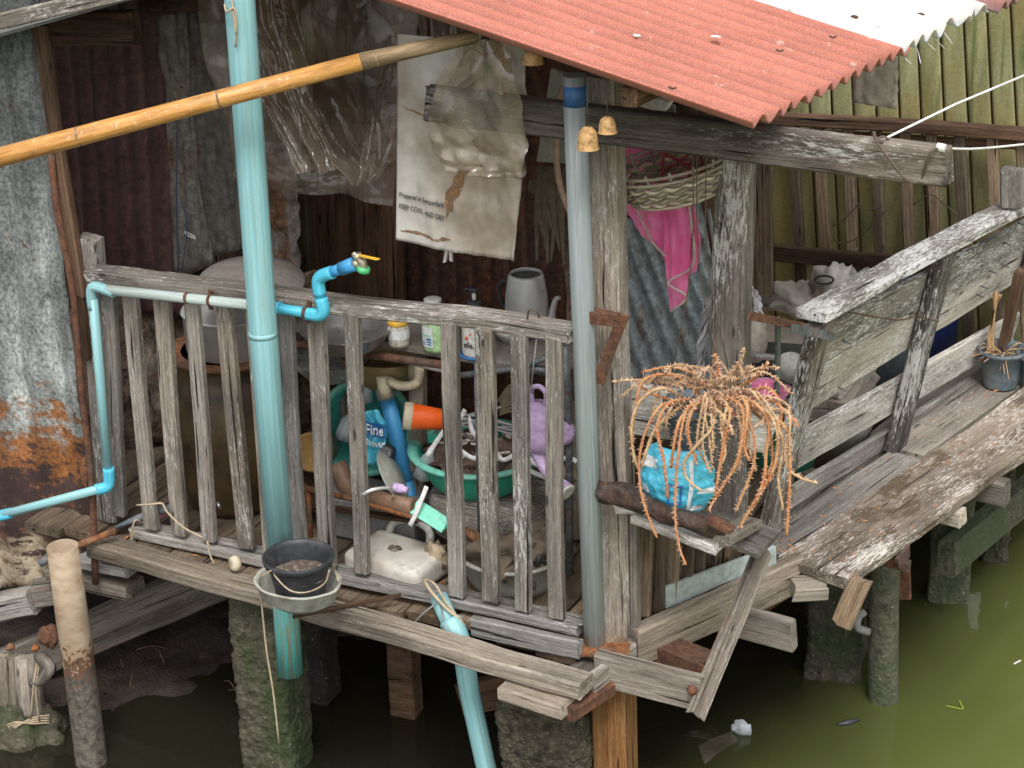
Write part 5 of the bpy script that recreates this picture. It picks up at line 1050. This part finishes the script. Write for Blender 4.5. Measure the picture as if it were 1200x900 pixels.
# ================================================================== things on the deck behind the slats
c=Y(428,500,.55); Mx=aim((.25,-1,.45))
e=thing('teal_tub',c,'teal plastic tub tipped on its side behind the slats','tub')
lath(c,[(.001,-.13),(.10,-.13),(.135,-.02),(.15,.0),(.155,.004),(.15,.01),(.14,.0),(.125,-.03),(.095,-.115),(.001,-.12)],'tub','tealtub',e,40,Mx,cap=False)
m=MB(); m.tube([c+Mx@V3((.157*math.cos(2*math.pi*j/40),.157*math.sin(2*math.pi*j/40),.004)) for j in range(41)],.011,10); build(m,'rim',M['greenrim'],e)
c=Y(366,530,.38); Mx=aim((.3,-1,.25)); e=thing('biscuit_tin',c,'round tin with a tarnished gold lid lying on its side behind the slats','tin')
lath(c,[(.066,0),(.068,-.006),(.062,-.012),(.064,-.10),(.001,-.10)],'tin','dish',e,30,Mx,cap=False); lath(c,[(.001,.004),(.056,.003),(.062,.006),(.067,.004),(.068,-.01)],'lid','gold',e,30,Mx,cap=False)
# softener bag
m=hang([(424,482),(425,500),(428,520),(428,545)],[(440,480),(452,498),(452,520),(446,545)],.34,.006,2,14,14,seed=2,crumple=.006); e=build(m,'detergent_bag',M['ltblue'],label='crumpled blue detergent bag with white lettering in front of the teal tub',cat='bag',solid=.002)
m2=hang([(424,492),(425,506)],[(452,498),(452,516)],.33,.004,2,8,6,seed=2,crumple=.003); build(m2,'blue_band',M['bluelabel'],e)
print_on(hang([(425,488),(426,530)],[(455,494),(455,534)],.322,.004,2,seed=2,crumple=.002).P,'Fine',.42,.10,.45,e,'label',.0,.9)
print_on(hang([(425,488),(426,530)],[(455,494),(455,534)],.322,.004,2,seed=2,crumple=.002).P,'ftener',.30,.12,.78,e,'label',.0,.9)
lath(Y(451,531,.32),[(.001,.004),(.012,.004),(.013,.006),(.020,.004),(.022,-.004),(.023,-.05),(.001,-.05)],'dark_bottle_end','darksteel',label='dark bottle lying with its grey bottom towards the railing',cat='bottle',Mx=aim((.25,-1,.4)),cap=False)
lath(Y(428,470,.46),[(.001,-.0),(.024,0),(.024,.07),(.02,.075),(.001,.075)],'glass_tumbler','clear',label='empty clear tumbler inside the tipped teal tub',cat='glass',cap=False)
e=thing('blue_drain_pipe',Y(492,640,.42),'bright blue drain pipe running down from the sink to the floor','pipe')
m=MB(); m.tube([Y(453,462,.44),Y(464,510,.42),Y(477,562,.40)],[.025,.027,.028],18); m.tube([Y(477,562,.40),Y(486,600,.40),Y(493,642,.40)],.024,18); build(m,'pipe',M['pvcblue'],e)
m=MB(); m.tube([Y(451,455,.44),Y(453,466,.44)],.030,16); build(m,'collar',M['pvcdirty'],e)
# orange flask
a=Y(474,487,.30); b=Y(522,492,.36); d=(b-a).normalized(); Mx=aim(d); e=thing('orange_flask',a,'bright orange plastic cup with a cream rim lying on its side','cup')
lath(a,[(.042,.010),(.036,.08),(.030,.14),(.001,.142)],'cup','orange',e,26,Mx,cap=False); lath(a,[(.001,.0),(.030,.001),(.038,-.004),(.0435,.0),(.0435,.022),(.042,.024)],'rim','cream_pl',e,26,Mx,cap=False)
# glass dish lid, log, green plastic
m=MB(); Mx=aim((.8,.35,.45)); m.lathe(Y(460,558,.30),[(.001,.02),(.06,.014),(.088,.0),(.092,.0),(.090,-.004)],30,Mx,cap=False); build(m,'glass_dish',M['dish'],label='dusty glass pot lid leaning beside the blue drain pipe',cat='lid')
m=MB(); m.tube([Y(395,543,.35),Y(412,575,.33),Y(440,582,.30)],[.03,.032,.03],12,smooth_path=4); build(m,'brown_tube',M['brownhose'],label='dull brown bent tube behind the slats below the gold lid',cat='tube')
m=MB(); m.tube([Y(430,582,.24),Y(486,594,.22)],[.028,.026],12,wob=.1); build(m,'round_timber',M['brownhose'],label='short rusty-brown round timber tied to a slat with white tape',cat='timber')
m=MB(); m.tube([Y(425,580,.01),Y(436,574,-.01),Y(455,572,.1),Y(460,578,.2)],.005,6,smooth_path=4); build(m,'white_tape',M['whitecord'],label='white tape knotted around the slat right of the aqua pipe',cat='tape')
m=MB(); m.plank(Y(487,594,.16),Y(522,617,.16),.05,.012,up=V3((.3,-1,.8)),wob=.003); build(m,'mint_tray',M['mint'],label='broken mint green plastic piece below the green basin',cat='plastic piece')
lath(Y(463,571,.24),[(.001,0),(.014,0),(.015,.004),(.015,.032),(.010,.036),(.010,.05),(.001,.05)],'lilac_bottle','purple',label='tiny lilac bottle lying under the glass lid',cat='bottle',Mx=aim((1,-.2,.1)),cap=False)
# rusty stand
e=thing('rusty_stand',Y(440,620,.3),'rusty steel pipe stand carrying the clutter behind the slats','stand')
m=MB(); m.tube([Y(357,572,.24),Y(410,584,.22),Y(500,610,.2),Y(562,640,.24)],.010,8); m.tube([Y(357,566,.5),Y(412,550,.5)],.009,8); m.tube([Y(562,622,.20),Y(562,690,.20)],.013,8); m.tube([Y(545,622,.22),Y(562,634,.2)],.014,8); m.tube([Y(357,572,.24),Y(357,566,.5)],.009,8); m.tube([Y(361,574,.24),Y(366,660,.3)],.009,8); build(m,'frame',M['rustorange'],e)
m=MB(); m.plank(Y(352,560,.45),Y(520,585,.45),.35,.012,wob=.004); build(m,'shelf',M['darkbrown'],e)
m=MB(); m.tube([Y(559,425,.05),Y(563,622,.10)],.0095,8); build(m,'thin_grey_rod',M['darksteel'],label='thin steel rod standing upright just behind the slats',cat='rod')
# cinder block
c=Z(392,660,-.02)+V3((0,.22,0)); e=thing('cement_block',c,'grey hollow cement block on the deck behind the slats','block')
m=MB(); m.plank(c+V3((-.14,0,.085)),c+V3((.22,.0,.085)),.17,.17,wob=.003); build(m,'body',M['block'],e)
# jerrycan
c=Z(448,690,-.015)+V3((0,.10,0)); e=thing('jerrycan',c,'dirty white plastic jerrycan lying flat on the deck','jerrycan')
def rbox(c,sx,sy,sz,M3,bev,name,mat,parent=None,**k):
    vs=[c+M3@V3((x*sx/2,y*sy/2,z*sz/2)) for z in (-1,1) for y in (-1,1) for x in (-1,1)]; m=MB(); m.add(vs,[[0,2,3,1],[4,5,7,6],[0,1,5,4],[1,3,7,5],[3,2,6,7],[2,0,4,6]],None,True); o=build(m,name,M[mat],parent,**k); md=o.modifiers.new('bevel','BEVEL'); md.width=bev; md.segments=4; return o
Mr=Matrix.Rotation(-.12,3,'Z'); rbox(c+V3((0,0,.045)),.29,.20,.09,Mr,.026,'body','bag',e)
m=MB(); m.tube([c+V3((-.09,.10,.07)),c+V3((-.08,.12,.11)),c+V3((-.02,.135,.125)),c+V3((.05,.12,.11)),c+V3((.065,.09,.07))],.014,10,smooth_path=4); build(m,'handle',M['dish'],e)
m=MB(); m.blob(c+V3((-.01,.0,.09)),(.025,.018,.006),.6,5,12); build(m,'soot_mark',M['soil'],e)
# green basin full of junk, on a stump
zb=Y(560,525,.44); e=thing('green_basin',zb-V3((0,0,.12)),'green plastic wash basin heaped with straps and chips','basin')
rbz=.205; lath(zb-V3((0,0,.125)),[(.001,0),(.125,0),(.15,.02),(.185,.085),(.192,.118),(.215,.120),(.22,.128),(.205,.132),(.188,.122),(.172,.08),(.001,.05)],'bowl','greenbasin',e,48,cap=False)
m=MB(); m.lathe(zb-V3((0,0,.125)),[(.195,.1165),(.218,.119),(.2235,.128),(.207,.1345),(.19,.125)],48,cap=False); build(m,'rim',M['greenrim'],e)
m=MB(); m.blob(zb+V3((0,0,-.03)),(.15,.15,.055),.4,5,34); build(m,'wood_chips',M['charcoal'],label='heap of dark wood chips in the green basin',cat='wood chips')
m=MB()
for k in range(60):
    a=R(0,6.28); r=R(0,.15); p=zb+V3((r*math.cos(a),r*math.sin(a),.02+.03*(1-r/.15))); d=V3((R(-1,1),R(-1,1),R(-.3,.5))).normalized(); m.plank(p,p+d*R(.015,.04),.010,.005,wob=.001)
build(m,'shavings',M['seeds'],label='pale shavings and scraps on top of the green basin',cat='scraps',kind='stuff')
def strap(pts,y,label,w=.014,mat='whitecord'):
    P_=catmull([Y(a,b,y+(c or 0)) for a,b,c in pts],6); vs=[];fs=[]
    for i,p in enumerate(P_):
        T=(P_[min(i+1,len(P_)-1)]-P_[max(i-1,0)]).normalized(); S_=T.cross(V3((.2,-1,.3))).normalized()*w/2; vs+= [p-S_,p+S_]
    for i in range(len(P_)-1): fs.append([2*i,2*i+1,2*i+3,2*i+2])
    m=MB(); m.add(vs,fs,None,True); build(m,'white_strap',M[mat],label=label,cat='strap',solid=.0015)
strap([(545,480,0),(538,492,0),(525,500,0),(513,515,0),(500,535,-.02)],.28,'white strap running down to the left rim of the green basin')
strap([(478,500,.02),(500,492,0),(520,505,0),(545,485,0)],.30,'white strap arching behind the orange cup') if False else None
strap([(500,570,0),(492,590,-.02),(486,605,-.03),(480,616,-.03)],.16,'white strap hanging straight below the green basin')
strap([(540,528,0),(552,536,-.01),(565,537,-.01),(572,528,0)],.22,'looped white strap in the middle of the green basin')
strap([(580,528,0),(590,539,-.01),(612,530,0),(630,545,0),(650,540,0)],.22,'wavy white strap over the right rim of the green basin')
strap([(549,488,.05),(551,496,.02),(553,504,0),(560,514,0)],.28,'vertical white strap falling into the green basin')
strap([(610,545,0),(622,552,0),(640,560,0)],.25,'short grey-white strap right of the green basin')
strap([(640,538,0),(655,537,0),(670,538,0),(676,541,0)],.22,'pale strap end sticking out between the last slats')
m=MB()
for k in range(14):
    a=R(0,6.28); m.tube([Y(500+R(0,30),495+R(0,14),.34),Y(520+R(-10,30),490+R(-8,10),.36),Y(560+R(-20,60),505+R(-30,12),.38)],R(.002,.005),6,smooth_path=3)
build(m,'wire_tangle',M['greycord'],label='tangle of grey wires behind the orange cup',cat='wires')
m=MB(); 
for k in range(9): m.tube([Y(585+R(-5,5),470+k*2,.55),Y(600,450+k*4,.55),Y(625,455+k*4,.55),Y(612,490+k,.5)],.004,6,smooth_path=5)
build(m,'cable_coil',M['rope'],label='coil of dusty tan cable behind the lilac watering can',cat='cable')
c=Y(575,560,.42); c.z=0; hz=(zb.z-.125)-.0
e=thing('wooden_stump',c,'wide grey chopping-block stump carrying the green basin','stump'); h0=Y(570,605,.42).z
m=MB(); m.lathe(V3((c.x,c.y,hz-.11)),[(.001,0),(.19,0),(.20,.02),(.20,.09),(.19,.108),(.001,.11)],36,wob=.06,cap=False); build(m,'slab',M['post'],e)
m=MB(); m.plank(V3((c.x,c.y+.05,0)),V3((c.x,c.y+.05,hz-.11)),.16,.14,up=V3((0,-1,0))); build(m,'leg',M['darkbrown'],e)
c=Z(578,704,-.015)+V3((0,.14,0)); e=thing('plastic_bucket',c,'dusty beige shallow bucket full of dark rags on the deck','bucket')
lath(c,[(.001,0),(.13,0),(.145,.03),(.165,.105),(.175,.11),(.177,.118),(.165,.12),(.155,.10),(.001,.05)],'bucket','dish',e,40,cap=False)
m=MB(); m.blob(c+V3((0,0,.12)),(.15,.14,.07),.7,6,34); build(m,'dark_rags',M['rags'],label='dark grey crumpled rags heaped in the beige bucket',cat='rags')
m=MB(); m.blob(Y(512,650,.2),(.035,.02,.04),.9,6,16); build(m,'dry_leaf_clump',M['rope'],label='clump of dry leaves hanging left of the beige bucket',cat='leaves')
# lilac watering can
c=Y(630,499,.24); e=thing('watering_can',c,'lilac plastic watering can with a curved spout hanging behind the slats','watering can')
lath(c+V3((0,0,-.07)),[(.001,-.01),(.040,-.005),(.052,.02),(.058,.055),(.053,.06),(.060,.078),(.056,.115),(.036,.132),(.032,.145),(.001,.147)],'body','purple',e,28,cap=False,squash=.85)
m=MB(); m.tube([Y(624,470,.24),Y(622,456,.23),Y(632,453,.22),Y(640,462,.22),Y(638,478,.24)],.0075,10,smooth_path=5); build(m,'handle',M['purple'],e)
lath(Y(662,508,.20),[(.001,.008),(.02,.008),(.036,.0),(.030,-.02),(.010,-.05)],'rose','purple',e,24,aim((.8,-.7,.2)),cap=False)
lath(Y(608,492,.22),[(.001,.006),(.024,.004),(.03,-.006),(.02,-.03),(.001,-.05)],'filler_cap','purple',e,22,aim((-.6,-.8,.2)),cap=False)
m=MB(); m.tube([Y(628,525,.24),Y(636,545,.22),Y(650,562,.20),Y(664,575,.18)],[.020,.017,.019,.025],14,smooth_path=4); build(m,'spout',M['purple'],e)
lath(Y(664,576,.18),[(.026,0),(.028,.006),(.018,.008),(.001,.004)],'white_rim','white',e,22,aim(Y(672,583,.17)-Y(664,576,.18)),cap=False)
m=MB(); m.blob(Y(664,556,.26),(.03,.02,.025),.8,6,14); build(m,'straw_clump',M['rope'],label='small clump of straw above the spout of the watering can',cat='straw')
tubeo([Y(629,395,.03),Y(625,430,.06),Y(622,460,.18)],.0022,'hanging_string','whitecord',n=5,label='string from which the watering can hangs',cat='string')
tubeo([Y(662,405,.22),Y(667,520,.22),Y(668,672,.2)],.0115,'thin_grey_pole','darksteel',n=10,label='thin dark grey pipe standing between the last slat and the steel pole',cat='pole')
for px,py,y_,r_,h_,mt,lb in ((404,512,.50,.03,.10,'clear','cloudy empty bottle leaning inside the teal tub'),(495,558,.34,.028,.11,'clear','crushed clear drink bottle beside the lower end of the blue drain pipe'),(520,560,.5,.03,.09,'darksteel','dull dark can behind the clear crushed bottle')):
    lath(Y(px,py,y_),[(.001,0),(r_,0),(r_*1.05,h_*.3),(r_*.95,h_*.6),(r_*.4,h_*.85),(r_*.38,h_),(.001,h_)],'old_bottle' if mt=='clear' else 'old_can',mt,label=lb,cat='bottle' if mt=='clear' else 'can',cap=False,wob=.25,Mx=Matrix.Rotation(.35,3,'Y'))
m=MB(); m.blob(Y(631,656,.1),(.010,.01,.018),.3,4,10); m.tube([Y(634,657,.1),Y(645,658,.1)],.005,6); build(m,'black_plug',M['black'],label='small black plug lying on the floorboards right of the bucket',cat='plug')
# white object top-left of basin / tapes
tubeo([Y(480,452,.5),Y(490,447,.5),Y(497,452,.5)],.012,'elbow_fitting','dish',sp=4,label='dusty white elbow fitting beside the sink drain',cat='fitting')
tubeo([Y(180,604,.1),Y(205,594,.16)],[.018,.014],'pink_tube','pink',n=10,label='pink rolled tube end poking out beside the second slat',cat='tube')
tubeo([Y(136,618,.02),Y(165,606,.05),Y(205,594,.12)],[.006,.012,.013],'blue_hose','greypot',n=10,sp=3,label='faded blue-grey hose lying under the pink tube',cat='hose')
tubeo([Y(104,636,.0),Y(140,618,.04),Y(170,602,.1)],[.011,.013,.012],'rusty_tube','rust',n=10,sp=3,wob=.3,label='flaky rusty tube lying at the foot of the left wall',cat='tube')
e=thing('taped_rod',Y(80,640,-.05),'white rusty rod with a black taped tip pointing down left','rod')
m=MB(); m.tube([Y(60,651,-.20),Y(100,636,-.12),Y(135,622,-.05)],[.013,.012,.011],10,wob=.1); build(m,'rod',M['rustorange'],e); m=MB(); m.tube([Y(46,661,-.23),Y(63,650,-.195)],[.012,.017],10,wob=.1); build(m,'tip',M['darksteel'],e)
m=MB(); m.lathe(Y(275,660,-.06),[(.001,.01),(.02,.012),(.026,.0),(.024,-.012),(.001,-.012)],16,aim((-.6,-1,.2)),cap=False,wob=.1); build(m,'foam_cup',M['cream_pl'],label='crushed foam cup lying on the front beam beside the aqua pipe',cat='cup')
# ================================================================== table with bags, right
tz=Y(920,412,1.35).z
e=thing('cloth_bundle',Y(920,412,1.35),'stack of folded dusty cloths and sacks behind the walkway railing','cloths')
for i in range(4):
    m=MB(); c=V3((Y(915,400,1.35).x+R(-.02,.02),1.45,tz-.04-i*.05)); m.plank(c-V3((.17,0,0)),c+V3((.22,.03,0)),.42,.045,wob=.018,ends=.02,step=.02); build(m,'folded_cloth',M['sheetcloth'],e)
m=MB()
m.blob(Y(975,335,1.6),(.07,.07,.07),.6,5,26); e2=build(m,'plastic_bag',M['bag'],label='white knotted plastic bag with a black ring on the cloth stack',cat='plastic bag')
tubeo([Y(966+11*math.cos(a/10*6.28),328+5*math.sin(a/10*6.28),1.5) for a in range(11)],.004,'black_ring','black',n=6,label='black oval ring lying on the white bag',cat='ring')
m=MB(); m.blob(Y(938,350,1.6),(.12,.08,.05),.6,5,26); build(m,'crumpled_sack',M['bag'],label='dirty white crumpled sack left of the knotted bag',cat='sack')
m=MB(); m.blob(Y(1002,335,1.9),(.12,.08,.05),.6,5,26); build(m,'grey_bag',M['dish'],label='greyish plastic bag tucked behind the handrail',cat='plastic bag')
e=thing('tape_deck',Y(895,425,1.0),'dark grey box with a silver edge under the cloth stack','box'); rbox(Y(900,432,1.05),.26,.25,.09,Matrix.Rotation(.2,3,'Z'),.01,'body','black',e); rbox(Y(898,418,.93),.22,.02,.015,Matrix.Rotation(.2,3,'Z'),.003,'trim','steel',e)
m=MB(); m.blob(Y(893,456,.85),(.08,.06,.03),.5,4,20); build(m,'pink_cloth',M['pink'],label='crumpled bright pink cloth behind the right square post',cat='cloth')
m=MB(); m.blob(Y(886,395,1.0),(.03,.05,.10),.3,4,16); build(m,'pale_bundle',M['sheetcloth'],label='pale wrapped bundle right beside the square post',cat='bundle')
c=RP(1120,420,-.12); lath(V3((c.x-.14,c.y,0)),[(.001,0),(.13,0),(.14,.2),(.15,.28),(.16,.29),(.15,.30),(.001,.28)],'blue_barrel','bluebarrel',label='deep blue plastic barrel seen through the gap in the railing boards',cat='barrel',n=36,cap=False)
c=RP(985,490,-.17); lath(V3((c.x,c.y,.02)),[(.001,0),(.10,0),(.12,.12),(.125,.2),(.12,.2),(.001,.1)],'white_tub','dish',label='off-white tub seen below the second railing board',cat='tub',n=30,cap=False)
c=RP(948,508,-.14); lath(V3((c.x-.09,c.y+.02,.06)),[(.001,0),(.10,0),(.12,.10),(.12,.11),(.001,.05)],'green_tub','greenbasin',label='green tub seen between the railing boards at the near post',cat='tub',n=30,cap=False)
c=RP(1030,455,-.22); lath(V3((c.x,c.y,.0)),[(.001,0),(.12,0),(.15,.28),(.15,.3),(.001,.28)],'slate_bin','greypot',label='slate grey bin behind the second railing board',cat='bin',n=30,cap=False)
# floor for the right room
m=MB(); 
for k in range(9): m.plank(V3((-.05+k*.001,.85+k*.24,-.07)),V3((.15+.034*k,.85+k*.24,-.07)),.23,.03)
m2=MB(); m2.plank(V3((.1,.9,-.09)),V3((.30,2.9,-.09)),.5,.03,wob=.002); 
e=bpy.data.objects['balcony_deck']; build(m2,'floorboard',M['floor'],e)
# ================================================================== on the water
c=Z(866,856,WATER+.005); m=MB(); m.blob(c+V3((.01,0,.01)),(.035,.022,.03),.3,4,30); build(m,'floating_bottle',M['clear'],label='crumpled clear plastic scrap floating on the green water',cat='plastic scrap')
m=MB(); m.sheet(lambda u,v:Z(818+48*u+8*v,874-22*u+22*v*(1-u*.6),WATER+.003)+V3((0,0,.004*math.sin(u*5))),8,4); build(m,'sunken_bag',M['film'],label='thin brownish plastic film lying on the water beside the clear scrap',cat='plastic bag')
m=MB(); m.tube([Z(980,849,WATER+.004),Z(993,847,WATER+.006),Z(1008,843,WATER+.006)],[.003,.011,.004],8,smooth_path=4); build(m,'floating_leaf',M['black'],label='dark seed pod floating on the water in front of the round pipe pile',cat='seed pod')
m=MB(); m.plank(Z(1110,827,WATER+.004),Z(1128,831,WATER+.004),.006,.002); m.plank(Z(1128,831,WATER+.004),Z(1124,821,WATER+.004),.006,.002); build(m,'floating_leaf',M['leaf'],label='bent yellow-green leaf floating on the open water at the right',cat='leaf')
m=MB(); m.plank(Z(1188,777,WATER+.004),Z(1196,773,WATER+.004),.006,.002); build(m,'floating_scrap',M['white'],label='tiny white scrap on the water near the right edge',cat='scrap')
m=MB()
for k in range(14):
    px,py=R(120,290),R(745,820); a=onplane(px,py,BK0+V3((0,0,.12)),V3((0,-.25,1)).normalized()); d=V3((R(-1,1),R(-1,1),R(0,.6)))*.05; m.tube([a,a+d,a+d*2+V3((0,0,-.03))],.0018,5,smooth_path=3)
build(m,'twigs',M['darkbrown'],label='scattered twigs lying on the dark mud bank',cat='twigs',kind='stuff')
for o in list(col.objects):
    if o.parent: continue
    for k,g in (('_pile','piles under the balcony and the walkway'),('corrugated_','corrugated sheets on the house wall'),('metal_strip','metal strips on the house wall'),('wind_bell','clay bells hanging at the roof edge'),('white_strap','white straps around the green basin'),('plant_pot','plastic plant pots'),('hanging_tray','cream trays behind the roof beam'),('clothesline','white cords tied to the beam end'),('plastic_film','plastic films under the roof'),('thread','strings hanging near the right post')):
        if k in o.name and 'group' not in o: o['group']=g
# ================================================================== camera, sky, sun
cam=bpy.data.cameras.new('camera'); co=bpy.data.objects.new('camera',cam); col.objects.link(co); bpy.context.scene.camera=co
cam.sensor_width=36; cam.lens=36*F/1200; cam.clip_start=.05; cam.clip_end=500
# camera axes in world: right = x_c, up = -y_c, back = -forward
Rm=Matrix(((Xc.x,-Xc.y,-Xc.z),(Yc.x,-Yc.y,-Yc.z),(Zc.x,-Zc.y,-Zc.z)))
co.matrix_world=Matrix.Translation(CAM)@Rm.to_4x4()
w=bpy.data.worlds.new('World'); bpy.context.scene.world=w; w.use_nodes=True; nt=w.node_tree
sky=nt.nodes.new('ShaderNodeTexSky'); sky.sky_type='NISHITA'; sky.sun_disc=False
EL,AZ=math.radians(58),math.radians(150)     # azimuth clockwise from +Y
sky.sun_elevation=EL; sky.sun_rotation=AZ; sky.dust_density=4; sky.air_density=1.0
hs=nt.nodes.new('ShaderNodeHueSaturation'); hs.inputs['Saturation'].default_value=.10; hs.inputs['Value'].default_value=1.7
nt.links.new(sky.outputs[0],hs.inputs['Color']); nt.links.new(hs.outputs[0],nt.nodes['Background'].inputs[0]); nt.nodes['Background'].inputs[1].default_value=.15
sd=V3((math.sin(AZ)*math.cos(EL),math.cos(AZ)*math.cos(EL),math.sin(EL)))
sun=bpy.data.lights.new('sun','SUN'); sun.energy=1.5; sun.angle=math.radians(14); sun.color=(1,.98,.95)
so=bpy.data.objects.new('sun',sun); col.objects.link(so); so.rotation_euler=sd.to_track_quat('Z','Y').to_euler()
sc=bpy.context.scene; sc.view_settings.view_transform='Standard'; sc.view_settings.look='None'; sc.view_settings.exposure=0
sc.cycles.max_bounces=8; sc.cycles.transparent_max_bounces=12
